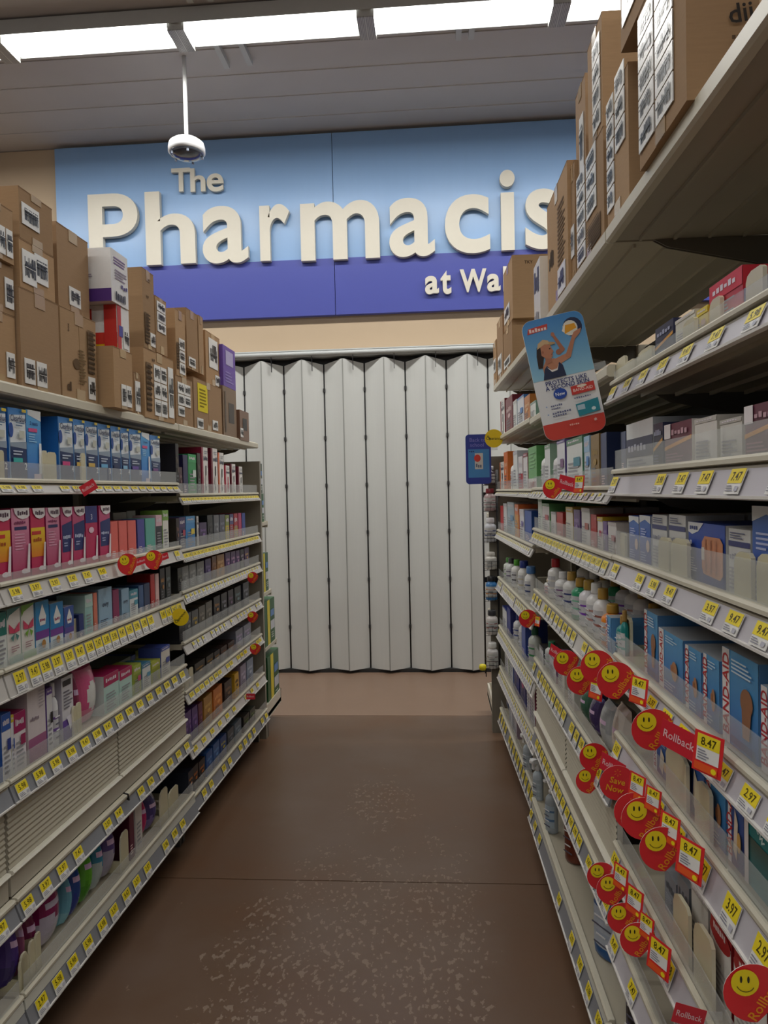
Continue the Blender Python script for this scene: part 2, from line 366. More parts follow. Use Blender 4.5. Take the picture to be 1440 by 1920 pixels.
def price_mesh(i, kind):
    mb = MB(); w, h = .046, .036
    mb.box(-w/2, 0, -h/2, w/2, .0012, h/2, 'e9e8e4')
    pr = random.Random(i).choice(['3.97', '8.47', '9.47', '5.98', '12.97', '9.97', '7.47', '4.88', '6.24', '2.97'])
    if kind == 'yellow':
        dec = [('r', 0, .42, 1, 1, 'f0d92c'), ('t', pr, .52, .70, .34, '4a4010', 0, .7), ('l', .08, .08, .62, .36, 3, '8a8a98'), ('r', .7, .1, .92, .3, 'b9b9c4')]
    else:
        dec = [('r', 0, .55, .45, 1, 'ead94a'), ('t', pr, .55, .74, .26, '5a5638', 0, .6), ('l', .1, .08, .85, .45, 3, '9a98b4')]
    mb.art((-w/2, -.0003, -h/2), (w, 0, 0), (0, 0, h), dec, .0003)
    o = mb.build('price_label', M_sign); me = o.data; bpy.data.objects.remove(o); return me
PL = {'yellow': [price_mesh(i, 'yellow') for i in range(6)], 'pale': [price_mesh(i+20, 'pale') for i in range(6)]}
def make_shelf(key, zt, zb, style='packed', dx=0., spacing=.075, lab='yellow', fence=.042, depth=.42, deckcol='b8b09c', skip=.12, half=False, strip=0.):
    b = BAY[key[0]]; L = b.L; bottom = key.endswith('base')
    SH[key] = [b, zt-.010, dx, None]
    rc = 'cdc7b4'; ch = {'packed': 'c6c2bd', 'dark': '85878c', 'plain': 'b3ab96', 'clear': 'c0bcc2'}[style]
    mb = MB(); d0 = -dx+.012
    mb.box(.003, d0, zt-.032, L-.003, depth, zt-.010, deckcol)
    for k in range(5): mb.box(.02, d0+.05+k*.075, zt-.040, L-.02, d0+.056+k*.075, zt-.032, deckcol)
    sh = mb.build('shelf_board', M_shelf, b.root); SH[key][3] = sh
    for xb in (.001, L-.0035):
        m2 = MB(); m2.prism([(.43, zt-.033), (.10, zt-.033), (.13, zt-.05), (.43, zt-.115)], xb, xb+.0025, '6e675a'); m2.build('shelf_bracket', M_shelf, sh)
    mb = MB(); y = -dx
    if style == 'plain':
        mb.prism([(y, zt), (y-.006, zt-.006), (y-.006, zb+.004), (y, zb), (y+.014, zb), (y+.014, zt)], .002, L-.002, rc)
        mb.build('front_lip', M_shelf, sh)
    else:
        mb.prism([(y+.014, zt), (y+.002, zt), (y-.002, zt-.004), (y-.002, zt-.010), (y+.014, zt-.013)], .002, L-.002, rc)
        mb.prism([(y+.010, zt-.013), (y+.003, zt-.015), (y+.003, zt-.02), (y+.010, zt-.02)], .002, L-.002, 'a8a192')
        mb.build('front_lip', M_shelf, sh)
        ztr = zt
        if strip:
            m2 = MB(); m2.prism([(y+.004, zt-.016), (y+.001, zt-.018), (y-.002, zt-.016-strip), (y+.004, zt-.016-strip)], .002, L-.002, 'd2d2c6'); m2.build('plain_strip', M_shelf, sh); y -= .004; zt = zt-strip
        mb = MB(); yt, yb = y+.004, y-.013
        mb.prism([(yt, zt-.016), (yb, zb), (yb+.006, zb-.0), (yt+.006, zt-.016)], .002, L-.002, ch)
        mb.prism([(yb-.003, zb), (yb-.003, zb+.004), (yb+.004, zb+.004), (yb+.004, zb-.002)], .002, L-.002, 'e4e1dc')
        mb.build('price_channel', M_shelf, sh)
        H = zt-.016-zb; tilt = -atan2(yt-yb, H)*1.0; rnd = random.Random(hash_(key)); x = .03+rnd.random()*.03
        while x < L-.04:
            if rnd.random() > skip:
                o = bpy.data.objects.new('price_label', rnd.choice(PL[lab])); COL.objects.link(o); o.parent = sh
                o.location = (x, (yt+yb)/2-.0035, zb+.004+(H-.004)/2); o.rotation_euler = (atan2(yb-yt, H)*-1*-1, 0, 0); o.scale = (min(1, spacing*.92/.046), 1, (H-.006)/.036)
            x += spacing*rnd.uniform(.92, 1.12)
        zt = ztr; y = -dx
    if fence:
        mb = MB(); mb.box(.01, y+.006, zt, L/2-.003, y+.0085, zt+fence, 'e6eaea'); mb.box(L/2+.003, y+.006, zt, L-.01, y+.0085, zt+fence, 'e6eaea'); mb.build('clear_fence', M_clear, sh)
    return sh
def hash_(s): return sum(ord(c)*(i+3)*17 for i, c in enumerate(s))
for k, b in BAY.items():
    L = b.L; top = 1.71 if b.side == 'L' else 2.0
    mb = MB(); mb.box(0, .44, .02, L, .47, top-.01, '3a3733'); mb.build('back_panel', M_back, b.root)
    for x in (.0, L-.03):
        mb = MB(); mb.box(x, .415, .0, x+.03, .47, top, 'b8b09c'); mb.build('upright', M_shelf, b.root)
        mb = MB(); mb.box(x, .03, .0, x+.025, .44, .09, '4b4843'); mb.box(x+.003, .03, 0, x+.022, .05, .1, '7c776c'); mb.build('base_foot', M_shelf, b.root)
Z = {}
def shelves(bay, rows):
    for r in rows: make_shelf(bay+' '+r[0], r[1], r[2], **(r[3] if len(r) > 3 else {}))
P_ = dict(style='plain', fence=0)
rowsA = [('T', 1.745, 1.713, P_), ('2', 1.503, 1.462, dict(spacing=.066, depth=.40)), ('3', 1.245, 1.187, dict(spacing=.09, dx=.004, fence=.02)), ('4', 1.033, .958, dict(spacing=.058, skip=.05, dx=.008, fence=.02)),
  ('5', .757, .697, dict(style='dark', spacing=.075, dx=.012, skip=.08)), ('6', .462, .402, dict(style='dark', spacing=.085, dx=.018, fence=0, depth=.2)), ('base', .222, .132, dict(style='dark', spacing=.082, dx=.03, skip=.05, strip=.026))]
shelves('A', rowsA); shelves('N', rowsA)
shelves('B', [('T', 1.745, 1.713, P_), ('2', 1.458, 1.412, dict(spacing=.05, skip=0)), ('3', 1.225, 1.173, dict(spacing=.05, skip=0)), ('4', 1.053, 1.0, dict(spacing=.05, skip=.05, lab='pale')), ('5', .842, .79, dict(spacing=.06, skip=.3, lab='pale')),
  ('6', .636, .582, dict(spacing=.06, skip=.2)), ('7', .408, .352, dict(spacing=.11, skip=.3, dx=.01)), ('base', .195, .13, dict(style='dark', spacing=.085, dx=.02, skip=.1))])
shelves('C', [('T', 2.035, 2.0, P_), ('2', 1.735, 1.71, P_), ('3', 1.447, 1.412, dict(spacing=.05, lab='pale')), ('4', 1.22, 1.172, dict(spacing=.045, lab='pale', skip=0)), ('5', .95, .878, dict(spacing=.045, lab='pale')), ('6', .672, .60, dict(spacing=.045, lab='pale', skip=0)),
  ('7', .435, .365, dict(spacing=.045, lab='pale', skip=0)), ('base', .195, .112, dict(style='dark', spacing=.075, dx=.0))])
shelves('D', [('T', 2.035, 2.0, P_), ('2', 1.728, 1.70, P_), ('3', 1.452, 1.41, dict(spacing=.07, lab='pale')), ('4', 1.292, 1.237, dict(spacing=.055, skip=.03)), ('5', 1.048, .985, dict(spacing=.07, skip=.15)), ('6', .772, .705, dict(style='dark', spacing=.062, dx=.004, skip=.25)),
  ('7', .487, .425, dict(style='dark', spacing=.06, dx=.008, fence=0, skip=.15, depth=.2)), ('base', .20, .115, dict(style='dark', spacing=.1, skip=.35, dx=.02, fence=0, strip=.02))])
shelves('E', [('T', 2.035, 2.0, dict(style='plain', fence=0, deckcol='a39b89')), ('2', 1.688, 1.635, dict(style='clear', spacing=.115, lab='yellow', fence=.02)), ('3', 1.488, 1.43, dict(style='clear', spacing=.11, skip=.3)), ('4', 1.294, 1.24, dict(style='clear', spacing=.088, skip=.15, fence=.055)), ('5', 1.069, 1.016, dict(style='clear', spacing=.08, fence=.05)),
  ('6', .888, .822, dict(style='clear', spacing=.1, fence=.05)), ('7', .632, .566, dict(style='clear', spacing=.12, skip=.3, fence=.05, dx=.006)), ('8', .44, .38, dict(style='clear', spacing=.14, skip=.2, dx=.012, fence=.03)), ('base', .20, .115, dict(style='dark', spacing=.08, dx=.03, fence=0))])
# ribbed closing panels between the fifth/sixth and sixth/seventh shelves
def ribbed(bk, z0, z1, y, lipz):
    b = BAY[bk]; h = b.L/2
    for i in (0, 1):
        mb = MB(); x0, x1 = i*h+.004, (i+1)*h-.004; n = max(4, int((z1-z0)/.0135))
        for k in range(n):
            a = z0+(z1-z0)*k/n; c = z0+(z1-z0)*(k+1)/n; m_ = (a+c)/2
            mb.face([(x0, y, a), (x1, y, a), (x1, y-.0035, m_), (x0, y-.0035, m_)], 'beb7a4'); mb.face([(x0, y-.0035, m_), (x1, y-.0035, m_), (x1, y, c), (x0, y, c)], 'beb7a4')
        mb.box(x0, y, z0, x1, y+.012, z1, 'beb7a4'); p = mb.build('ribbed_panel', M_shelf, b.root)
        mb = MB(); mb.prism([(y-.012, lipz+.012), (y-.016, lipz+.006), (y-.012, lipz), (y+.004, lipz), (y+.004, lipz+.012)], x0, x1, 'e9e5d6'); mb.build('panel_lip', M_shelf, p)
    mb = MB(); mb.box(.004, y-.006, z0-.062, b.L-.004, y+.012, lipz, 'b4ad9d'); mb.build('plain_band', M_shelf, b.root)
for bk in ('A', 'N'): ribbed(bk, .525, .70, .004, .517)
ribbed('D', .548, .708, .006, .54)
mb = MB(); mb.tube([(.60, -.016, .475), (.603, -.03, .47), (.61, -.03, .448), (.622, -.02, .445), (.628, -.016, .455)], .003, '222222'); mb.build('hook', M_wire, BAY['A'].root)

# ------------------------------------------------------------------ pusher / divider paddles (parts of their shelf)
def paddle_mesh():
    mb = MB(); w, h = .06, .1; pts = [(-w/2, 0), (w/2, 0), (w/2, h-.008), (w/2-.008, h), (-w/2+.02, h), (-w/2+.006, h-.008), (-w/2, h-.024)]
    mb.face([(x, 0, z) for x, z in pts], 'cfc7a6'); mb.face([(x, .006, z) for x, z in pts][::-1], 'cfc7a6')
    for i in range(len(pts)):
        (a, b), (c, d) = pts[i], pts[(i+1) % len(pts)]; mb.face([(c, 0, d), (a, 0, b), (a, .006, b), (c, .006, d)], 'e2dbbf')
    mb.box(-w/2+.004, .006, 0, -w/2+.012, .07, .03, 'cfc7a6')
    o = mb.build('pusher', M_plast); me = o.data; bpy.data.objects.remove(o); return me
PAD = paddle_mesh()
def headroom(key):
    up = [v[1] for k, v in SH.items() if k[0] == key[0] and v[1] > SH[key][1]+.01]
    return (min(up)-.034-SH[key][1]) if up else 9.
def pads(key, lst, t=.014):
    b, zs, dx, par = SH[key]; ceil_ = headroom(key)
    for (x0, x1, y) in lst:
        (s0, z0), (s1, z1) = b.at(x0, y, t-dx), b.at(x1, y, t-dx); o = bpy.data.objects.new('pusher', PAD); COL.objects.link(o); o.parent = par
        sm = min(max((s0+s1)/2, .035), b.L-.035); o.location = (sm, t-dx, zs+.0005); o.scale = (max(.3, abs(s1-s0)/.06), 1, max(.3, min(ceil_, (z0+z1)/2-zs)/.1))

# ================================================================== PRODUCTS
USED = {}
def desc_label(desc, n, total, phrase, back=False):
    return '%s, %s from near end, %s' % (desc, ORD[n], phrase)
def printed_box(w, h, d, base, front, side=None, top=None, name='box', sidecol=None, topcol=None):
    mb = MB(); cols = {}
    if sidecol: cols[1] = cols[3] = sidecol
    if topcol: cols[4] = topcol
    mb.box(0, 0, 0, w, d, h, base, cols)
    mb.art((0, -.0004, 0), (w, 0, 0), (0, 0, h), front)
    if side:
        mb.art((-.0004, d, 0), (0, -d, 0), (0, 0, h), side); mb.art((w+.0004, 0, 0), (0, d, 0), (0, 0, h), side)
    return mb.build(name, M_print)
def D_clear(c, pill='3cb6b0', num='2', wide=True):
    return dict(base='3f86cf', sidecol='2e78c8', desc='blue and white test kit box', front=[('r', 0, 0, 1, 1, '9cc3e8', '3f8ad4'), ('p', [(.06, .4), (1, .4), (1, .93), (.06, .9)], 'e6edf2'), ('r', .06, 0, 1, .48, '1d3767'), ('p', [(.06, .48), (1, .46), (1, .56), (.06, .53)], '93a3b5'), ('e', .1, .70, .13, .1, '1f4fa0'), ('t', 'Clearblue', .53, .865, .085, '15305f', 0, .9), ('r', .16, .27, .70, .33, pill), ('l', .15, .36, .8, .44, 2, 'c7d2e2'), ('t', num, .86, .22, .09, 'ffffff'), ('r', .7, .955, .95, .995, 'e8cf45'), ('r', .5, .6, .82, .70, 'c9ccc0'), ('l', .3, .75, .85, .82, 2, '5e7c9c')])
def D_clear2(*a): return dict(base='2f86d6', desc='bright blue test stick box', front=[('r', 0, 0, 1, 1, '1d6fc8', '5fb2ea'), ('p', [(.1, .93), (1, .86), (1, 1), (.1, 1)], 'e9eef0'), ('t', '2 tests', .5, .82, .05, '154b91'), ('r', .1, .7, .7, .75, 'd8508a'), ('l', .1, .55, .7, .68, 4, '9ad0f0'), ('p', [(.72, .12), (.95, .12), (.93, .55), (.78, .55)], 'f3f6f6'), ('r', .35, .05, .85, .12, 'e6d3de')])
def D_pink(var='pink'):
    body = {'pink': ('b01f5a', 'e79ab8'), 'yel': ('c02a5c', 'f0c820'), 'navy': ('c0245c', 'c85a86'), 'mag': ('c02a5c', 'c0245c')}[var]
    f = [('r', 0, 0, 1, 1, body[0], body[1] if var != 'yel' else 'd0305c')]
    if var == 'yel': f += [('r', .0, .3, 1, .72, 'e8831e', 'f1cf22'), ('r', .05, .62, .7, .67, 'd03030'), ('w', .15, .52, .75, .58, 4, 'b04a10')]
    if var == 'navy': f += [('p', [(.08, .3), (.8, .3), (1, .62), (1, .78), (.08, .72)], '22306e'), ('w', .15, .5, .85, .56, 5, 'c8d0ea'), ('l', .2, .38, .6, .46, 2, 'a8b2d8')]
    if var == 'mag': f += [('r', 0, .72, 1, 1, '27307e'), ('t', '3', .5, .82, .09, 'e8e8f4'), ('e', .45, .6, .22, .05, 'e7c4d4')]
    if var == 'pink': f += [('r', .15, .7, .85, .745, '2b2f66'), ('l', .15, .42, .75, .66, 6, 'e7a7c2'), ('w', .15, .78, .8, .82, 5, '8a2a60')]
    if var != 'mag': f += [('p', [(.1, 1), (.16, .93), (.34, .87), (.6, .845), (.86, .86), (1, .89), (1, 1)], 'f4eef0'), ('w', .3, .90, .92, .965, 5, '54384c')]
    f += [('p', [(.72, .1), (.9, .1), (.97, .5), (.86, .5)], 'efe6ea'), ('e', .6, .13, .2, .035, 'efdfe6')]
    return dict(base='b3265e', sidecol='a41d55', desc={'pink': 'tall pink test box', 'yel': 'pink test box with yellow band', 'navy': 'pink and navy test box', 'mag': 'magenta test box with navy top'}[var], front=f)
def D_plain(c='e2675e', c2='b8403a', word='', d='coral box', wc='f2d8d4'):
    f = [('r', 0, 0, 1, 1, c, c), ('l', .12, .08, .7, .26, 4, wc), ('r', 0, 0, .03, 1, c2)]
    if word: f += [('t', word, .5, .62, .12, wc, 0, .8)]
    return dict(base=c, sidecol=c2, desc=d, front=f)
def D_band2(c='f0f0ee', c1='3c8fd0', c2='7a3f9a', d='white box with colour bands', top=None):
    f = [('r', 0, .30, 1, .45, c2), ('r', 0, .45, 1, 1, c1, c1), ('p', [(.5, .95), (.78, .7), (.7, .55), (.3, .55), (.22, .7)], 'f4f4f2'), ('w', .3, .62, .7, .68, 4, 'a03060'), ('l', .1, .06, .8, .24, 4, '9ab0c0'), ('e', .5, .2, .15, .08, 'b98542')]
    return dict(base=c, sidecol=c1, desc=d, front=f)
def D_butter(c1='2f8f86', d='white box with pink butterfly'):
    f = [('p', [(0, 1), (0, .86), (1, .98), (1, 1)], c1), ('p', [(0, .8), (.4, 1), (0, 1)], c1), ('p', [(.5, .62), (.1, .74), (.12, .58), (.5, .56)], 'd8486a'), ('p', [(.5, .62), (.9, .74), (.88, .58), (.5, .56)], 'd8486a'), ('p', [(.5, .56), (.2, .5), (.35, .42)], c1), ('p', [(.5, .56), (.8, .5), (.65, .42)], c1), ('r', 0, 0, 1, .18, c1, 'b9c9b8'), ('l', .15, .24, .8, .36, 3, 'b08a90')]
    return dict(base='ece9e2', sidecol='cfd8cf', desc=d, front=f)
def D_block(c='eeeeea', top='b4246c', ch=.25, mid=None, d='white box with magenta top', txt='9a9aa0', side=None):
    f = [('r', 0, 1-ch, 1, 1, top), ('w', .12, 1-ch*.65, .85, 1-ch*.3, 6, 'e8dfe6'), ('l', .12, .1, .85, .55, 6, txt)]
    if mid: f += [('r', .5, .45, .9, .62, mid)]
    return dict(base=c, sidecol=side or top, desc=d, front=f, topcol=top)
def D_dark(c='26262a', acc='b07a3a', d='black box', acc2='6a6a70'):
    f = [('r', 0, 0, 1, 1, c, c), ('w', .15, .62, .85, .74, 5, acc), ('l', .15, .12, .75, .42, 4, acc2), ('e', .55, .5, .18, .06, acc)]
    return dict(base=c, sidecol=c, desc=d, front=f)
def D_white(acc='a02a4a', d='white box with maroon edge', shape='ribbon'):
    f = [('r', 0, 0, .22, 1, acc), ('w', .3, .72, .95, .82, 5, '4a4a60'), ('p', [(.5, .1), (.62, .1), (.7, .62), (.55, .62)], acc if shape == 'red' else '26262c'), ('e', .6, .3, .16, .12, acc if shape == 'red' else 'd9d4d0'), ('l', .35, .85, .9, .94, 2, '9aa0a8')]
    return dict(base='efebe6', sidecol=acc, desc=d, front=f)
def D_bandaid(v=0, d=None):
    f = [('r', 0, 0, 1, 1, '2a67b0' if v != 2 else '3a2f7a', '58a8dc' if v != 2 else '2f6fb8'), ('r', 0, 0, .22 if v != 3 else .3, 1, 'f2efee'), ('t', 'BAND-AID', .11 if v != 3 else .15, .52, .16 if v != 3 else .2, 'c01a28', 90, .86)]
    if v == 0: f += [('l', .32, .82, .85, .95, 3, 'c8e2f2'), ('e', .7, .42, .12, .16, 'b9835a'), ('r', .56, .38, .66, .5, 'b0764e'), ('l', .3, .06, .8, .2, 3, 'b8cfe8')]
    if v == 1: f += [('e', .72, .55, .17, .14, '9a6a4a'), ('p', [(.6, .5), (.86, .5), (.8, .18), (.62, .18)], '9a6a4a'), ('l', .32, .78, .9, .94, 4, 'd5e8f4'), ('r', .3, .05, .9, .13, '1d3f86')]
    if v == 2: f += [('p', [(.4, .2), (.6, .1), (.7, .55), (.5, .7)], 'e8d7c0'), ('l', .35, .78, .9, .94, 4, 'c8d4ea'), ('e', .8, .35, .12, .12, 'e0b060')]
    if v == 3: f += [('l', .4, .3, .9, .8, 6, 'd8e6f2')]
    return dict(base='7fb4dc' if v != 2 else '4a3f8a', sidecol='5c93c8', topcol='bcc4cc', desc=d or {0: 'blue bandage box with red lettering', 1: 'large blue bandage box, brown thumb', 2: 'purple and blue bandage box', 3: 'slim blue bandage box'}[v], front=f)
def D_tan(*a): return dict(base='2b4aa8', sidecol='e6e6e2', desc='blue box with large tan bandage', front=[('r', 0, 0, 1, 1, '23409a', '3358bc'), ('p', [(0, 1), (0, .84), (.12, .8), (.3, .86), (.45, 1)], 'eef0f2'), ('w', .06, .88, .3, .94, 4, '33438a'), ('p', [(.46, .2), (.9, .16), (.97, .24), (.97, .72), (.9, .8), (.5, .8), (.42, .7), (.42, .3)], 'd8936c'), ('r', .42, .42, .5, .62, 'e9ddd0'), ('r', .52, .24, .55, .76, 'c8805c'), ('r', .66, .24, .69, .76, 'c8805c'), ('r', .8, .24, .83, .76, 'c8805c'), ('w', .06, .64, .2, .72, 2, 'e8e8f4'), ('w', .06, .54, .2, .62, 2, 'e8e8f4'), ('l', .06, .2, .36, .44, 6, 'a9b6dc'), ('r', .04, .04, .2, .1, 'e8ecf4')])
def D_blues(*a): return dict(base='3c62c0', sidecol='dfe2ea', desc='blue box with white swoosh top', front=[('r', 0, 0, 1, 1, '4a52a8', '3f78cc'), ('p', [(0, 1), (0, .84), (.5, .92), (1, .84), (1, 1)], 'eef0f2'), ('l', .15, .55, .7, .75, 4, 'c3ccf0'), ('e', .8, .4, .15, .12, 'e6c7b8'), ('l', .15, .08, .8, .28, 4, '9fb2e6')])
def D_wnavy(*a): return dict(base='dcdcda', sidecol='c4c6ca', desc='white box with navy band', front=[('r', 0, .74, 1, .82, '3b427e'), ('l', .1, .85, .8, .96, 3, '6a6e90'), ('w', .1, .55, .8, .64, 6, '9a9caa'), ('l', .1, .1, .8, .45, 6, 'aeb0b8')])
def D_maroon(*a): return dict(base='6e3848', sidecol='e8e2de', topcol='8a5a64', desc='maroon box with orange stripe', front=[('p', [(0, .42), (1, .6), (1, .68), (0, .5)], 'e09a2c'), ('r', 0, .68, .25, 1, 'efe8ea'), ('w', .3, .74, .9, .86, 5, 'c9a0ac'), ('l', .1, .1, .8, .36, 4, 'a8707e')])
def D_navyor(*a): return dict(base='2b2f48', sidecol='3a3e5c', desc='navy box with orange stripe', front=[('p', [(0, .4), (1, .6), (1, .68), (0, .48)], 'e0a030'), ('w', .15, .74, .9, .86, 5, 'a8aec8'), ('l', .1, .1, .8, .34, 4, '73789a')])
def D_red(*a): return dict(base='b3262c', sidecol='8e1d24', topcol='a01f28', desc='red box with white front', front=[('r', 0, 0, 1, .78, 'eae6e0'), ('e', .5, .76, .5, .12, 'b3262c'), ('w', .2, .78, .8, .86, 6, 'efd9d6'), ('l', .12, .1, .8, .5, 6, 'b0a8a8')])
def D_gray(*a): return dict(base='8b9098', sidecol='6f747c', topcol='a0a4aa', desc='grey speckled box', front=[('w', .15, .6, .85, .8, 5, '5a6068'), ('l', .15, .1, .8, .5, 7, 'b9bdc4')])
def D_pouch(c='5a2f7a', c2='efe6ea', split=.35, d='purple pouch', oval=None, mark='d8b8d8'): return dict(pouch=(c, c2, split, oval, mark), desc=d)
def D_bot(body='eeeeea', cap='d8b25a', label='5e4a9a', d='white lotion bottle', style='screw', h2='c9c9cc', fat=.8): return dict(bottle=(body, cap, label, style, h2, fat), desc=d)

def make_pouch(w, h, d, spec):
    c, c2, split, oval, mark = spec; mb = MB(); NU, NV = (14, 18) if oval else (9, 12)
    def P(u, v, sgn):
        x = w*u; z = h*v; bul = (sin(pi*min(1, max(0, u)))**.45)*(max(0, sin(pi*v*.94+.1))**.5 if 0 < v < 1 else 0); tw = .97+.03*sin(pi*v)
        return (w/2+(x-w/2)*tw, d/2+sgn*d/2*max(bul, .04), z)
    for sgn in (-1, 1):
        for i in range(NU):
            for j in range(NV):
                u0, u1, v0, v1 = i/NU, (i+1)/NU, j/NV, (j+1)/NV; um, vm = (u0+u1)/2, (v0+v1)/2
                col = c2 if vm < split+.08*sin(um*5) else c
                if vm > .9: col = c
                if sgn < 0 and oval and ((um-.55)/.26)**2+((vm-.48)/.24)**2 < 1: col = oval
                if sgn < 0 and .6 < vm < .7 and .2 < um < .8 and not oval: col = mark
                q = [P(u0, v0, sgn), P(u1, v0, sgn), P(u1, v1, sgn), P(u0, v1, sgn)]
                mb.face(q if sgn < 0 else q[::-1], col, True)
    return mb.build('pouch', M_foil)
def make_bottle(w, h, d, spec, name='bottle'):
    body, cap, label, style, h2, fat = spec; r = w/2*.96; sy = min(1., d/w*1.0); n = 14
    hb = h*(.80 if style in ('screw', 'flip') else .72); cr = r*(.42 if style != 'flip' else .7)
    mb = MB(); mb.lathe([(r*.82, 0), (r*.96, h*.015), (r, h*.05), (r, hb*.78), (r*.93, hb*.86), (r*.66, hb*.93), (cr*.9, hb*.97), (cr*.85, hb)], n, 0, 0, sy, body)
    o = mb.build(name, M_clearb if style == 'clear' or (style == 'pump' and body == 'b9c4cc') else M_plast)
    mb = MB()
    if style in ('screw', 'flip', 'clear'):
        mb.lathe([(cr, hb-.002), (cr*1.04, hb+.002), (cr*1.0, h-.004), (cr*.9, h)], n, 0, 0, 1 if style != 'flip' else sy, cap)
    elif style == 'pump':
        mb.lathe([(cr, hb-.002), (cr, hb+h*.05), (cr*.35, hb+h*.06), (cr*.3, h*.93), (cr*.9, h*.94), (cr*.8, h)], 10, 0, 0, 1, cap); mb.box(-.008, -r*1.25, h*.945, .008, 0, h*.985, cap)
    else:  # trigger
        mb.lathe([(cr, hb-.002), (cr, hb+h*.05), (cr*.6, hb+h*.08), (cr*.6, h*.9)], 10, 0, 0, 1, cap)
        mb.box(-.012, -r*1.3, h*.9, .012, r*.8, h, cap); mb.box(-.006, -r*1.1, h*.76, .006, -r*.8, h*.9, cap); mb.box(-.009, -r*1.5, h*.92, .009, -r*1.3, h*.98, cap)
    mb.build('cap', M_plast, o)
    mb = MB(); zs_ = [hb*.16, hb*.32, hb*.38, hb*.55, hb*.6, hb*.72]; cl = [h2, label, h2, label, h2]; rr = r*1.012
    for j in range(5):
        for k in range(9):
            a0 = -pi/2-1.25+2.5*k/9; a1 = a0+2.5/9
            mb.face([(rr*cos(a0), rr*sin(a0)*sy, zs_[j]), (rr*cos(a1), rr*sin(a1)*sy, zs_[j]), (rr*cos(a1), rr*sin(a1)*sy, zs_[j+1]), (rr*cos(a0), rr*sin(a0)*sy, zs_[j+1])], cl[j], True)
    rnd = random.Random(int(w*1e5))
    for j in range(4):
        zc = hb*(.19+.13*j); wd_ = r*rnd.uniform(.35, .7); yy = -sy*math.sqrt(max(0, rr*rr-wd_*wd_*.3))-.002
        mb.box(-wd_, yy, zc, wd_, yy+.001, zc+h*.018, '5a5a6a' if cl[j] == h2 else 'e8e8ea')
    mb.build('label', M_print, o)
    return o
MESHC = {}
def make_item(w, h, d, des):
    if 'pouch' in des: o = make_pouch(w, h, d, des['pouch']); nm = ('pouch', 'pouch')
    elif 'bottle' in des: o = make_bottle(w, h, min(d, w*des['bottle'][5]), des['bottle']); nm = ('bottle', 'bottle')
    else:
        o = printed_box(w, h, d, des['base'], des['front'], name='product_box', sidecol=des.get('sidecol'), topcol=des.get('topcol')); nm = ('product_box', 'box')
    return o, nm[1]
def row(key, phrase, items, t=.022, d=.12, behind=0, group=None, hmax=None):
    b, zs, dx, par_ = SH[key]; out = []; t0 = t-dx; hr = headroom(key)
    for it in items:
        x0, x1, y, des = it[:4]; ex = it[4] if len(it) > 4 else {}
        (s0, za), (s1, zb_) = b.at(x0, y, t0+ex.get('dt', 0)), b.at(x1, y, t0+ex.get('dt', 0))
        if b.side == 'R': zz = za if des.get('bottle') else (za+zb_)/2
        else: zz = (za+zb_)/2
        sa, sb = min(s0, s1), max(s0, s1); sh_ = max(0, .006-sa)-max(0, sb-b.L+.006); sa += sh_; sb += sh_; sa = max(.006, sa)
        if des.get('bottle') and sb-sa > .078: m_ = (sa+sb)/2; sa, sb = m_-.039, m_+.039
        if 'w' in ex: m_ = (sa+sb)/2; sa, sb = m_-ex['w']/2, m_+ex['w']/2
        out.append([sa, sb, zz, des, ex])
    out.sort(key=lambda q: q[0]); near = out if b.side == 'L' else out[::-1]
    for i in range(len(out)-1):
        if out[i][1] > out[i+1][0] and abs(out[i][4].get('dt', 0)-out[i+1][4].get('dt', 0)) < .05:
            m = (out[i][1]+out[i+1][0])/2; out[i][1] = m; out[i+1][0] = m
    grp = group or 'products on the '+phrase
    for n, (s0, s1, zz, des, ex) in enumerate(near):
        w = max(.012, (s1-s0)*.965); h = max(.03, min(zz-zs-ex.get('z0', 0), hr)); dd = ex.get('d', d); tt = t0+ex.get('dt', 0)
        o, cat = make_item(w, h, dd, des); sx = s0+(s1-s0)*.0175; bot = 'bottle' in des
        ti = R_(ex.get('tilt', 0)); yaw = R_(ex.get('yaw', 0))
        o.location = b.W(sx+(w/2 if bot else 0), tt+(min(dd, w*des['bottle'][5])/2 if bot else 0), zs+.0004+ex.get('z0', 0)); o.rotation_mode = 'XYZ'; o.rotation_euler = (0, ti, b.rz+yaw)
        tag(o, desc_label(des['desc'], n, len(near), phrase), cat, grp)
        for kb in range(ex.get('behind', behind)):
            c = dup(o); off = (dd+.006)*(kb+1); c.location = b.W(sx+(w/2 if bot else 0), tt+off+(min(dd, w*des['bottle'][5])/2 if bot else 0), zs+.0004+ex.get('z0', 0))
            c['label'] = '%s, behind %s item from near end, %s' % (' '.join(des['desc'].split()[:5]), ORD[n], phrase)
    return near
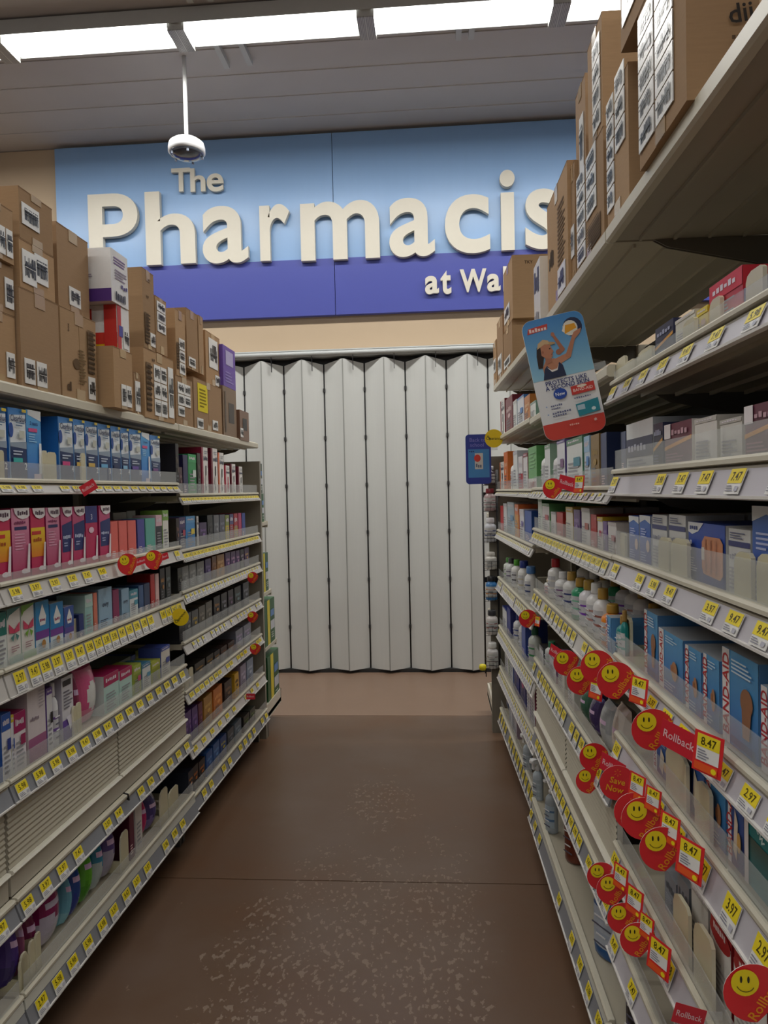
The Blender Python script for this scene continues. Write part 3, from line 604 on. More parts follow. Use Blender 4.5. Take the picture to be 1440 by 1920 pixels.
# ------------------------------------------------------------------ LEFT, nearer unit
row('A 2', 'near left second shelf', [(-28, 9, 763, D_clear(0, '5b4a9a')), (13, 46, 766, D_clear(0, '3cb6b0', '2')), (47, 75, 770, D_clear2()), (107, 134, 783, D_clear(0, 'd8488a', '4')), (135, 156, 787, D_clear(0, 'd8b45a', '3')), (157, 180, 791, D_clear(0, 'd8b45a', '2')), (181, 204, 796, D_clear(0, '6fb3dc', '3')), (206, 223, 800, D_clear(0, '26345e', '2')), (224, 239, 803, D_clear(0, '8ec3e4', '4')), (240, 262, 806, D_clear(0, '6b4fa6', '10')), (263, 279, 812, D_clear2()), (280, 298, 817, D_clear(0, '7a4a8a', '5'))], d=.10)
pads('A 2', [(-2, 7, 845), (80, 88, 845), (88, 105, 848), (152, 160, 850)])
row('A 3', 'near left third shelf', [(-20, 16, 957, D_pink('yel')), (19, 53, 953, D_pink('pink')), (55, 82, 953, D_pink('yel')), (84, 110, 952, D_pink('pink')), (112, 133, 951, D_pink('navy')), (134, 157, 950, D_pink('navy')), (158, 181, 949, D_pink('mag')), (184, 205, 948, D_pink('navy')),
  (206, 220, 978, D_plain('e2675e', 'c05048')), (221, 237, 977, D_plain('e2675e', 'c05048')), (238, 254, 976, D_plain('e2675e', 'c05048')), (256, 270, 974, D_plain('4a4a9a', '3a3a80', d='indigo box')), (271, 290, 972, D_plain('5fae9f', '4a9a8c', d='teal box')), (291, 303, 966, D_block('2e2f3c', 'e0b8c4', .3, d='dark box with pink top')), (304, 315, 957, D_block('ecebe4', '7fb04a', .25, d='white box with green top'))], d=.09)
row('A 3', 'left third shelf, rear', [(228, 262, 958, D_plain('9fa2a0', '888', d='grey test box', wc='c0c0c0')), (264, 300, 957, D_plain('b9b7b0', '999', d='pale grey box', wc='d0d0d0'))], t=.19)
row('A 4', 'near left fourth shelf', [(-14, 8, 1150, D_block('e4e8e4', '1f7a70', .4, d='white box with green top')), (9, 37, 1140, D_butter('4f8a86')), (38, 63, 1133, D_butter('7fb23a')), (64, 90, 1127, D_band2('d8e4ea', '3191cc')), (92, 117, 1130, D_band2('dbe6ee', '2a86c4')), (119, 137, 1137, D_band2('c8c4dc', '3a5aa8', '5a4a9a')), (147, 156, 1152, D_plain('2c3a78', '222e60', d='navy box')), (158, 173, 1115, D_block('9cc9c4', 'b9d8ce', .3, d='mint green box')), (174, 181, 1112, D_plain('e08068', 'c86a54', d='narrow orange box')),
  (182, 209, 1103, D_plain('93b4cc', '7c9cb4', 'ovry', 'pale blue box', '2c3450')), (210, 222, 1106, D_plain('8c2c5c', '70224a', d='dark magenta box')), (226, 241, 1104, D_plain('8fb0c8', '7896b0', 'ovry', 'pale blue box', '2c3450')), (242, 258, 1106, D_block('e2e6e6', '4f9ab0', .3, '4f9ab0', d='white and teal box')), (259, 268, 1098, D_plain('3c5a86', '2c4a74', d='blue box')), (269, 280, 1094, D_plain('2f4064', '243452', d='dark blue box')), (281, 289, 1077, D_plain('c02c2c', 'a02424', d='red box')), (290, 297, 1076, D_plain('e4bcb8', 'c89c98', d='pale pink box', wc='c04040')), (299, 308, 1066, D_dark(d='black box')), (310, 319, 1063, D_dark('3a4040', '7a8a88', d='dark grey box'))], d=.09)
row('A 4', 'left fourth shelf, rear', [(60, 112, 1120, D_plain('3d6a94', '2c567c', d='blue box')), (128, 215, 1110, D_plain('7a4038', '5c2e28', d='brown-red wide box', wc='8a5048')), (232, 276, 1086, D_plain('3f6a88', '30566f', d='steel blue box'))], t=.19)
pads('A 4', [(137, 146, 1160), (208, 224, 1137), (8, 18, 1180)], t=.03)
row('A 5', 'near left fifth shelf', [(-30, 4, 1350, D_block('e6e6ea', '2f5fb4', .25, '2a3f94', 'white box with blue top')), (5, 22, 1345, D_block('e6e6ea', 'd8c62c', .12, '2a4fa4', 'slim white box with blue window')), (24, 47, 1335, D_block('e9e4e6', 'a81f62', .32, 'a0285c')), (49, 84, 1288, dict(base='ded4d6', sidecol='d0c4c6', desc='tall white and pink box', front=[('r', 0, 0, 1, .34, '9c5a80', 'a8648c'), ('w', .12, .56, .62, .62, 6, '9a8a94'), ('l', .6, .7, .95, .95, 6, 'b8aeb2')])), (86, 97, 1290, D_block('e2e2e4', '6b4a9a', .1, '1c1c20', 'white box with dark window')), (99, 112, 1280, D_bot('ededee', 'e9e6e8', '7a5aa0', 'white bottle with purple label')),
  (114, 136, 1268, dict(base='dcdadf', sidecol='b9b4c0', desc='white box with purple bottom', front=[('r', 0, 0, 1, .34, '5a3f92', '6a4aa0'), ('r', .1, .86, .8, .95, '23242c'), ('l', .1, .5, .9, .8, 6, '7a7884'), ('p', [(.3, .38), (.6, .15), (.9, .3), (.85, .4)], 'e8e4f0')])),
  (140, 151, 1252, D_pouch('8a2f52', '7a2848', .2, 'dark pink pouch')), (153, 191, 1246, D_pouch('d85c8c', 'e48aa8', .2, 'pink pouch with white oval', 'dfe0dc')), (193, 222, 1262, D_block('b9d8cf', 'b0205a', .28, d='mint box with magenta top', side='c4dcd4')), (223, 247, 1253, D_block('b9d8cf', 'b0205a', .28, d='mint box with magenta top', side='c4dcd4')), (249, 264, 1246, D_block('93a43a', 'a9b84c', .3, 'd05a7a', 'olive green box')), (266, 282, 1243, D_block('dfe3e0', '4a86a8', .15, '5c9ab8', 'white and blue box')), (283, 300, 1239, D_block('a0a832', 'b4bc40', .3, d='lime green box')), (301, 318, 1212, D_block('e2ddd2', '4a5cb0', .12, '3c4a9c', 'blue and cream box'))], d=.09)
row('A 5', 'left fifth shelf, rear', [(60, 110, 1296, D_plain('b9aeb0', 'a09698', d='pale wide box')), (200, 250, 1240, D_plain('8a9a94', '6a7a74', d='grey-green box')), (252, 276, 1216, D_plain('7a8430', '5c6424', d='dark olive box')), (278, 300, 1208, D_plain('3f5fae', '304a8c', d='blue box'))], t=.19)
pads('A 5', [(137, 143, 1325), (144, 152, 1318)])
row('A base', 'near left bottom shelf', [(-20, 8, 1742, D_pouch('c8a8b0', 'a05a78', .5, 'pink and white pouch')), (12, 50, 1715, D_pouch('4c3284', '3c2a6c', .3, 'purple pouch')), (52, 76, 1690, D_pouch('74204a', 'a89a80', .4, 'maroon and cream pouch')), (80, 126, 1640, D_pouch('8c1f5c', 'c8c0d4', .4, 'large magenta and white pouch', None, 'c8c0d4')), (128, 137, 1622, D_pouch('6fb0c4', '88c0cc', .2, 'pale blue pouch')), (138, 158, 1600, D_pouch('234a94', '2c3f98', .3, 'dark blue pouch')), (160, 180, 1577, D_pouch('5fae2c', '4f9824', .3, 'bright green pouch')), (182, 199, 1556, D_pouch('2f84a8', 'b9c4c4', .4, 'teal and white pouch')), (201, 223, 1533, D_pouch('5c4a86', 'b0a8bc', .4, 'lilac and white pouch')), (240, 249, 1500, D_plain('6a1f3c', '58182f', d='maroon box')), (252, 265, 1492, D_block('ddd6d0', 'd0c8c4', .1, d='cream box')), (266, 279, 1486, D_pouch('c02c6a', 'd85a8c', .2, 'hot pink pouch')), (281, 300, 1478, D_pouch('4a3f78', '7a6aa8', .3, 'violet pouch'))], t=.03)
pads('A base', [(28, 40, 1800), (55, 65, 1765), (66, 76, 1750), (4, 22, 1830), (226, 240, 1560), (300, 314, 1480), (316, 334, 1478)], t=.02)
# ------------------------------------------------------------------ LEFT, farther unit
row('B 2', 'far left second shelf', [(328, 334, 832, D_dark('2a2628', '6a5a50', 'tall black box')), (335, 341, 876, D_dark('4a2c34', '8a6a70', 'small maroon box')), (342, 351, 853, D_plain('2c2a5c', '222048', d='navy box')), (352, 367, 852, D_block('2c9a54', '34a860', .2, 'e0ece4', 'green box')), (369, 375, 850, D_dark('3a3430', '6a6058', 'dark slim box')), (377, 389, 839, D_white()), (395, 407, 841, D_white('7a2438')), (408, 419, 849, D_white('d86a3a', 'white box with orange edge')), (421, 430, 873, D_white('c03050', 'small white box with red edge', 'red')), (432, 441, 870, D_white('6a2030')), (446, 454, 875, D_white('7a2438'))], d=.11)
pads('B 2', [(341, 348, 903), (381, 391, 912)], t=.03)
row('B 3', 'far left third shelf', [(328, 334, 972, D_dark('33262c', '8a5a50', 'brown-black box')), (335, 347, 970, D_block('3a3266', '4a3a78', .3, 'c03858', 'violet box')), (348, 365, 968, D_block('3f94d8', '5aa8e0', .2, 'e6d040', 'sky blue box')), (367, 372, 968, D_white('3a3a40', 'slim white box')), (373, 387, 980, D_dark('44305c', '8a6aa8', 'purple box')), (388, 398, 966, D_dark('202426', '4a4a50')), (400, 410, 966, D_dark('6a6c72', '9a9ca4', 'grey box')), (411, 421, 965, D_dark('5c5e6c', '8a8ca0', 'slate box')), (422, 429, 966, D_block('d8c040', '8a9a50', .4, d='yellow and green box')), (430, 437, 964, D_block('b02c3c', '4a4a80', .4, d='red and blue box')), (438, 445, 963, D_block('d0a838', 'b82c3c', .5, d='red and gold box')), (446, 452, 962, D_plain('c03468', 'a02454', d='magenta box')), (453, 459, 962, D_plain('2f4a9a', '243c80', d='blue slim box'))], d=.11)
pads('B 3', [(335, 346, 1000), (386, 394, 990)], t=.03)
g = dict(d=.11, behind=1)
row('B 4', 'far left fourth shelf', [(328, 338, 1066, D_dark('30302e', '6a6a60')), (340, 353, 1062, D_dark('8a8c8c', 'b8bab8', 'silver box', 'c8cac8')), (354, 367, 1058, D_dark('8a8c8c', 'b8bab8', 'silver box', 'c8cac8')), (368, 382, 1053, D_dark('8a8c8c', 'b8bab8', 'silver box', 'c8cac8')), (384, 395, 1048, D_dark('4a3a70', '8a78b0', 'deep purple box')), (397, 405, 1043, D_dark('7a4c30', 'a87850', 'brown box')), (406, 420, 1040, D_dark('b8844a', 'e0b880', 'tan box')), (422, 431, 1036, D_dark('64447c', 'd0a0c8', 'plum box')), (432, 441, 1034, D_dark('64447c', 'd0a0c8', 'plum box')), (442, 449, 1032, D_dark('64447c', 'd0a0c8', 'plum box')), (450, 457, 1030, D_dark('2a2838', 'b0a0b8', 'black and white box')), (458, 466, 1027, D_dark('54366c', 'd8a860', 'purple box'))], **g)
row('B 5', 'far left fifth shelf', [(332, 344, 1162, D_dark('2c2c2e', '4a4a4c')), (346, 358, 1150, D_dark('50545a', '9a9a90', 'grey box')), (359, 371, 1144, D_dark('5a5c5e', 'c8a840', 'grey and gold box')), (372, 384, 1136, D_dark('66645c', '9a9488', 'taupe box')), (385, 397, 1128, D_dark('66645c', '9a9488', 'taupe box')), (400, 412, 1118, D_dark()), (414, 425, 1112, D_dark('2a2a30', '8a8a9a')), (427, 437, 1106, D_dark('34303a', '7a5a80', 'black and violet box')), (439, 451, 1100, D_dark('2f3436', '6a8a90')), (455, 466, 1092, D_dark('3c3e48', '8a8a9a', 'charcoal box'))], **g)
row('B 6', 'far left sixth shelf', [(364, 384, 1240, D_dark('26241f', 'a87a30', 'black and gold box')), (386, 400, 1228, D_dark('26241f', 'a87a30', 'black and gold box')), (401, 412, 1220, D_dark()), (413, 425, 1212, D_dark('3a2a28', '8a5a40', 'dark brown box')), (427, 439, 1203, D_dark('3a2a28', '8a5a40', 'dark brown box')), (441, 455, 1180, D_dark('8c8fa0', 'c8b8d8', 'silver lilac box', 'c0c4d0')), (456, 470, 1170, D_dark('8c8fa0', 'c8b8d8', 'silver lilac box', 'c0c4d0'))], **g)
pads('B 6', [(334, 343, 1262), (345, 353, 1256), (355, 362, 1252)])
row('B 7', 'far left seventh shelf', [(334, 346, 1345, D_dark('55387c', '8a68b0', 'purple box')), (347, 358, 1334, D_dark('55387c', '8a68b0', 'purple box')), (359, 370, 1325, D_dark('55387c', '8a68b0', 'purple box')), (371, 379, 1318, D_dark('5c1f40', '8a4a60', 'maroon box')), (381, 397, 1304, D_dark('b08038', 'd8b060', 'gold box')), (399, 416, 1288, D_dark('d07830', 'f0a860', 'orange box')), (420, 434, 1276, D_dark('2c2320', '8a6a50', 'dark brown box')), (439, 447, 1262, D_dark('d8a82c', '3a2a18', 'yellow box')), (450, 461, 1246, D_dark('9a90a8', 'd0c8dc', 'lilac grey box')), (462, 474, 1236, D_dark('8a98b0', 'c8d0dc', 'pale blue-grey box'))], **g)
row('B base', 'far left bottom shelf', [(346, 358, 1450, D_dark('232838', 'c87a30', 'navy and orange box')), (359, 371, 1436, D_dark('2a2224', 'c06a28', 'black and orange box')), (372, 384, 1424, D_dark('2a2224', 'c06a28', 'black and orange box')), (386, 398, 1408, D_dark('2f5a9c', '6a9ad0', 'blue box')), (399, 411, 1392, D_dark('35609c', '6a9ad0', 'blue box')), (412, 424, 1380, D_dark('2a4c88', 'd0c040', 'blue box with yellow mark')), (426, 438, 1366, D_dark('4a5058', '8a929c', 'slate box')), (439, 452, 1352, D_dark('5a6a78', '9aacb8', 'blue-grey box')), (456, 467, 1340, D_dark('2c2a28', '6a8a40', 'black and green box')), (468, 478, 1328, D_dark('3a3f38', '88a060', 'dark green box'))], **g)
row('B base', 'far left bottom, rear', [(306, 322, 1462, D_dark('6ac83c', '2a6a20', 'bright green box')), (323, 338, 1462, D_dark('6ac83c', '2a6a20', 'bright green box'))], t=.16, d=.08)

# ------------------------------------------------------------------ RIGHT, farthest unit
row('C 2', 'far right second shelf', [(938, 946, 750, D_white('8a2434', 'white and maroon box')), (948, 961, 745, D_dark('7a2434', 'd8b8b8', 'maroon box')), (962, 969, 751, D_block('e6e8e6', 'd8dcd8', .1, d='white box')), (970, 982, 744, D_block('dfe2e8', '4a8ad0', .05, '3a7ac0', 'white box with blue panel')), (983, 995, 742, D_dark('c87c3a', 'e8c090', 'orange box')), (996, 1008, 752, D_block('e0e2de', '8ab0a0', .1, d='white and green box'))], d=.1)
row('C 3', 'far right third shelf', [(932, 941, 868, D_white('e07838', 'white box with orange edge')), (943, 952, 848, D_dark('e87c30', 'f4c8a0', 'bright orange box')), (953, 961, 858, D_bot('f0f0ee', 'e8e8e6', 'd0d4d8', 'white bottle')), (962, 970, 846, D_block('e9ebe9', 'c8ccd0', .1, d='white box')), (972, 980, 856, D_block('c43040', 'e4e0e0', .5, d='red and white box')), (981, 989, 850, D_block('e4dfe0', '9a4a50', .1, d='cream box')), (990, 1006, 838, dict(base='6fae6a', sidecol='5a9a56', desc='tilted green box with white band', front=[('r', 0, 0, 1, .28, 'efe9e6'), ('t', 'LINIMENT', .5, .14, .14, 'b02c34', 0, .9), ('l', .2, .5, .9, .9, 5, '8ac486')]), {'tilt': 0})], d=.09)
row('C 4', 'far right fourth shelf', [(934, 941, 948, D_plain('c83a3c', 'a82c30', d='red box')), (942, 950, 944, D_block('e2e4e6', 'd0d4d8', .1, d='white box')), (951, 964, 942, D_block('a8bcc8', 'b8c8d0', .2, '6a9ac0', 'pale blue box')), (965, 972, 946, D_block('e0a050', 'e87c40', .3, d='orange box')), (974, 982, 955, D_block('e2e2ea', 'd8d8e0', .2, '7a6ab0', 'white box')), (984, 997, 958, D_plain('2f58b0', '244890', d='bright blue box'))], d=.09)
bt = dict(d=.1)
row('C 5', 'far right fifth shelf', [(936, 943, 1040, D_bot('dfe6dc', '5a9a50', '8ab07a', 'white bottle, green label')), (944, 952, 1044, D_bot('e4e8e4', '4a4a50', '5a4a70', 'white bottle')), (953, 963, 1046, D_bot('ecece8', '5ab03c', '4a4a50', 'white bottle with green cap')), (965, 976, 1048, D_bot('efefec', '24398c', 'c0b8a0', 'white bottle with navy cap', 'flip')), (977, 989, 1058, D_bot('f0f0ee', '5a8ac8', '3a4a7a', 'white bottle with blue cap', 'flip'))], **bt)
row('C 6', 'far right sixth shelf', [(942, 950, 1140, D_block('e4e6e8', '2c3a8a', .05, d='white box')), (951, 957, 1140, D_plain('2f3a90', '242c74', d='navy box')), (958, 966, 1146, D_bot('e6e8ea', '3a4a8a', '4a5a9a', 'white bottle with blue label')), (968, 976, 1152, D_bot('e8eaea', '2c3a90', 'c8ccd4', 'white bottle, blue flip cap', 'flip')), (978, 985, 1162, D_plain('3f5ab0', '2c4290', d='blue box')), (986, 994, 1170, D_bot('dce4dc', '2f6a50', '4a9a60', 'white bottle with green label'))], **bt)
row('C 7', 'far right seventh shelf', [(946, 953, 1206, D_block('e6e6e8', 'a8c04a', .1, d='white and lime box')), (954, 961, 1212, D_block('dfe2e6', '4a6ab0', .1, d='white and blue box')), (963, 973, 1228, D_dark('2c3484', '6a5a9a', 'navy pack')), (975, 985, 1244, D_dark('2a2f78', 'c04a80', 'navy and pink pack')), (987, 993, 1262, D_block('e4dfe6', 'b8a8c0', .2, d='white and lilac box')), (994, 1002, 1276, D_block('dcd8dc', '9a4a60', .1, d='pale box'))], **bt)
row('C base', 'far right bottom shelf', [(946, 952, 1290, D_pouch('34507a', '2a4268', .3, 'dark blue pouch')), (954, 960, 1300, D_block('d8d8de', 'b0b0ba', .1, d='white box')), (962, 968, 1318, D_block('ccc8d0', 'a890a0', .2, d='grey-pink box'))], **bt)
# ------------------------------------------------------------------ RIGHT, middle unit
row('D 3', 'middle right third shelf', [(1010, 1019, 842, D_bot('eeeeec', 'dcdcda', 'c8ccd0', 'white bottle')), (1021, 1031, 834, D_block('e6e8e8', '8aa890', .1, d='white and green box')), (1033, 1041, 840, D_bot('ecebea', 'f0f0f0', 'b8c4bc', 'white bottle')), (1044, 1059, 826, D_block('e4e4ea', '6a5a9a', .06, '7a4a80', 'white box with purple panel')), (1062, 1092, 822, D_block('e0e4e0', '5a8a6a', .12, '3a8aa0', 'white and teal box')), (1095, 1106, 818, D_block('c8d8e4', '9ac0e0', .3, '4a8ad0', 'pale blue box')), (1108, 1124, 815, D_dark('8a6a2c', 'a8883c', 'ochre box')), (1127, 1138, 812, D_plain('34406c', '283458', d='dark blue box'))], d=.09)
pads('D 3', [(1046, 1060, 862), (1068, 1090, 866), (1112, 1126, 850)], t=.03)
row('D 4', 'middle right fourth shelf', [(1006, 1014, 933, D_block('d8e2d8', '5a9a60', .1, d='white and green box')), (1015, 1030, 944, D_block('e2dcdc', '6aa86a', .1, 'c86a70', 'white, pink and green box')), (1033, 1042, 960, D_block('e4e2e0', 'b0b4b0', .1, d='white box')), (1044, 1056, 961, D_plain('c02c2c', 'a02424', d='red box')), (1061, 1074, 951, D_block('e6e0d0', 'd8b850', .15, d='cream box, yellow top')), (1076, 1088, 956, D_dark('6a4a8a', 'a888c0', 'purple box')), (1090, 1106, 953, D_block('e2e0de', 'd0ccc8', .1, 'b86a60', 'white box')), (1108, 1119, 965, D_plain('b82428', '981c20', d='red box')), (1120, 1130, 970, D_block('e8e2e0', 'e8c838', .12, 'c04060', 'white box, yellow top')), (1131, 1139, 978, D_dark('7a5aa0', 'b8a0d0', 'violet box')), (1140, 1156, 980, D_block('e6e2e0', 'd0c8c4', .1, 'b84a50', 'white box'))], d=.09, behind=1)
pads('D 4', [(1050, 1062, 975), (1160, 1174, 1000)], t=.03)
row('D 5', 'middle right fifth shelf', [(1001, 1018, 1070, D_bot('eceae6', 'c8b89a', '3a3f86', 'white tube with red name', 'flip', 'd8a8a8')), (1020, 1033, 1044, D_bot('eeede9', 'b02c34', 'e0dcd4', 'tall white bottle with red cap')), (1034, 1046, 1068, D_bot('ececea', 'eeeeee', '7a4a80', 'white bottle')), (1048, 1062, 1068, D_bot('ebeae6', 'c8a050', '33407c', 'white bottle with gold cap')), (1064, 1077, 1080, D_bot('2f9a6c', 'b8903c', '8ac8a8', 'green bottle with gold cap')), (1079, 1091, 1084, D_bot('e8e6ea', 'b09040', '7a3ab0', 'white and purple bottle')), (1093, 1104, 1090, D_bot('eceae8', 'ecebe8', 'b88a80', 'white bottle')), (1106, 1117, 1100, D_bot('ebe9e7', 'c09a48', '9a5a50', 'white bottle with gold cap')), (1119, 1134, 1128, D_bot('f08c1c', 'c89c40', 'e0a070', 'orange bottle with gold cap')),
  (1137, 1146, 1156, D_bandaid(3)), (1150, 1166, 1150, D_bot('1c8a88', 'b08a4a', '4aa8a0', 'teal bottle')), (1168, 1180, 1148, D_bot('1c8a88', 'b08a4a', '4aa8a0', 'teal bottle'))], d=.1, behind=1)
pads('D 5', [(1176, 1188, 1165), (1186, 1202, 1168)], t=.04)
row('D 6', 'middle right sixth shelf', [(1006, 1014, 1205, D_block('e0e0e4', '2c2c30', .15, d='white box')), (1016, 1026, 1196, D_bot('d8dcd8', '2f7a58', 'b8c8bc', 'white bottle with green cap')), (1030, 1042, 1225, D_block('d0d0d4', '8a6a8a', .2, d='grey box')), (1046, 1058, 1235, D_block('dedad2', 'c8c0b4', .1, d='cream box')), (1064, 1076, 1255, D_block('e2e0dc', 'c0bcb4', .1, d='white box')), (1082, 1094, 1290, D_pouch('3c6450', '44705c', .3, 'dark green pack')), (1098, 1112, 1306, D_pouch('3c2c5c', '4a3a70', .3, 'dark purple pack')), (1116, 1134, 1318, D_pouch('9a9c9e', 'b4b4b4', .5, 'grey clear pack')), (1138, 1158, 1325, D_pouch('c8b8ac', 'd4c8bc', .5, 'beige clear pack'))], d=.07)
def stand(key, px, pyb, w, h, d, des, label, group, lean=0):
    b, zs, dx, _ = SH[key]; P = on_z(px, pyb, zs); q = P-b.o; o, cat = make_item(w, h, d, des); o.location = b.W(q@b.xd, q@b.yd+d*.5, zs+.001); o.rotation_euler = (0, 0, b.rz+.5); tag(o, label, cat, group); return o
stand('D base', 1022, 1560, .052, .20, .05, D_bot('b9c4cc', 'efefee', '5a7aa0', 'x', 'pump', 'a8b8c4', .9), 'clear blue-grey bottle with white pump on the right bottom shelf', 'bottles on the right bottom shelf')
stand('D base', 1059, 1614, .080, .225, .07, D_bot('6e2c16', 'eeeeee', '5a2212', 'x', 'screw', '6a2a16', .8), 'brown bottle with white cap on the right bottom shelf', 'bottles on the right bottom shelf')
stand('D base', 1122, 1792, .105, .235, .06, D_bot('2a5a94', '16181c', 'aab4c4', 'x', 'flip', 'b8c0cc', .6), 'blue bottle with pale label and black cap on the right bottom shelf', 'bottles on the right bottom shelf')
stand('E base', 1180, 1975, .095, .235, .07, D_bot('16171a', '141416', '2c2c50', 'x', 'flip', '1c1c20', .8), 'black bottle at the front of the right bottom shelf', 'bottles on the right bottom shelf')
stand('C base', 982, 1445, .05, .17, .04, D_bot('b9c4cc', 'efefee', 'b8c4cc', 'x', 'trigger', 'a8b4bc', .8), 'clear spray bottle with white trigger, farther of two', 'bottles on the right bottom shelf')
stand('C base', 1000, 1500, .05, .17, .04, D_bot('b9c4cc', 'efefee', 'b8c4cc', 'x', 'trigger', 'a8b4bc', .8), 'clear spray bottle with white trigger, nearer of two', 'bottles on the right bottom shelf')
# ------------------------------------------------------------------ RIGHT, nearest unit
row('E 2', 'near right second shelf', [(1180, 1196, 700, D_block('b9bcc4', 'c8c8cc', .2, d='grey flowered box')), (1228, 1263, 608, D_navyor()), (1266, 1304, 592, D_block('d8d4c4', 'e0dccc', .1, d='cream box')), (1307, 1328, 578, D_block('e8d040', 'e8d040', .2, 'c8a890', 'yellow box')), (1330, 1394, 520, D_block('c03a44', 'd02c38', .35, d='red box, dark stripe')), (1397, 1470, 520, D_plain('5a5a8a', '4a4a78', d='violet blue box'))], d=.12)
pads('E 2', [(1140, 1156, 682), (1160, 1190, 680), (1194, 1222, 655), (1280, 1302, 600), (1330, 1350, 560), (1398, 1430, 505)], t=.014)
row('E 3', 'near right third shelf', [(1128, 1142, 820, D_plain('3c4a78', '303c64', d='navy box')), (1144, 1209, 798, dict(base='e2e4e4', sidecol='b8bcc0', topcol='8a8a90', desc='white box with wide navy band', front=[('r', 0, .3, 1, .68, '2c3258'), ('w', .1, .42, .8, .56, 6, 'c8cadc'), ('l', .1, .06, .8, .26, 3, 'a0a4b0')])), (1212, 1243, 796, D_navyor()), (1246, 1298, 792, D_maroon()), (1302, 1345, 783, D_block('dedad4', 'c8c4bc', .1, d='pale box')), (1350, 1392, 785, D_block('d4d0c8', 'c0bcb4', .1, d='pale grey box')), (1396, 1470, 755, D_maroon())], d=.12)
pads('E 3', [(1140, 1160, 838), (1168, 1200, 832), (1204, 1242, 824), (1300, 1360, 800), (1364, 1392, 786), (1432, 1470, 800)], t=.03)
row('E 4', 'near right fourth shelf', [(1180, 1199, 968, D_blues()), (1200, 1221, 967, D_blues()), (1223, 1251, 966, D_wnavy()), (1254, 1286, 966, D_wnavy()), (1291, 1362, 982, D_tan()), (1366, 1408, 993, D_wnavy()), (1411, 1470, 950, D_blues())], d=.1, behind=1, t=.03)
pads('E 4', [(1234, 1254, 1008), (1258, 1288, 1010), (1376, 1408, 1036), (1418, 1450, 1040)], t=.014)
row('E 5', 'near right fifth shelf', [(1209, 1234, 1148, D_bandaid(1)), (1236, 1282, 1188, D_bandaid(0)), (1286, 1316, 1216, D_bandaid(0)), (1320, 1350, 1232, D_bandaid(0)), (1355, 1424, 1228, D_bandaid(1)), (1428, 1490, 1300, D_bandaid(0))], d=.09, t=.03, behind=1)
row('E 6', 'near right sixth shelf', [(1226, 1258, 1380, D_bandaid(2)), (1287, 1322, 1402, D_bandaid(2)), (1326, 1362, 1440, D_bandaid(0)), (1366, 1396, 1468, D_bandaid(2)), (1398, 1470, 1530, dict(base='1c7a7c', sidecol='1c7a7c', desc='teal box marked new', front=[('r', 0, 0, 1, .6, '2a8f94', '4a5a50'), ('r', 0, .62, 1, 1, '128486'), ('t', 'New', .4, .8, .14, 'dff4f0', -40), ('r', 0, 0, .12, .9, 'f0e4e2')]))], d=.09, t=.03, behind=1)
pads('E 6', [(1248, 1286, 1408), (1302, 1330, 1470)], t=.014)
row('E 7', 'near right seventh shelf', [(1246, 1268, 1642, D_gray()), (1270, 1292, 1650, D_gray()), (1296, 1328, 1672, D_block('d8d4cc', 'b8b4ac', .1, 'c88a50', 'white box')), (1332, 1372, 1716, D_red()), (1376, 1440, 1798, D_red())], d=.09, t=.035)
pads('E 7', [(1262, 1290, 1685), (1300, 1334, 1742)], t=.014)
row('E 8', 'near right eighth shelf', [(1262, 1282, 1832, D_block('d8cfc4', 'c84a48', .3, d='beige box')), (1286, 1340, 1868, D_red())], d=.09)

# ================================================================== CARTONS on the top shelves
def code_label(i, w=.07, h=.09):
    rnd = random.Random(100+i); d = [('r', 0, 0, 1, 1, 'ecebe7')]
    x = .14
    while x < .86:
        ww = rnd.choice((.05, .09, .13)); y0 = rnd.choice((.2, .24, .35)); y1 = rnd.choice((.66, .8, .8)); d.append(('r', x, y0, min(.88, x+ww), y1, '232326')); x += ww+rnd.choice((.025, .04))
    for k in range(3): y = rnd.uniform(.3, .7); d.append(('r', .12, y, .88, y+.05, '232326' if k else 'ecebe7'))
    mb = MB(); mb.box(0, 0, 0, 1, .0012, 1, 'ecebe7'); mb.art((0, -.0003, 0), (1, 0, 0), (0, 0, 1), d, .0003)
    o = mb.build('l', M_sign); me = o.data; bpy.data.objects.remove(o); return me
CL = [code_label(i) for i in range(7)]
CB = ['a98a68', 'a28465', 'b08f6b', '9c7e5e']
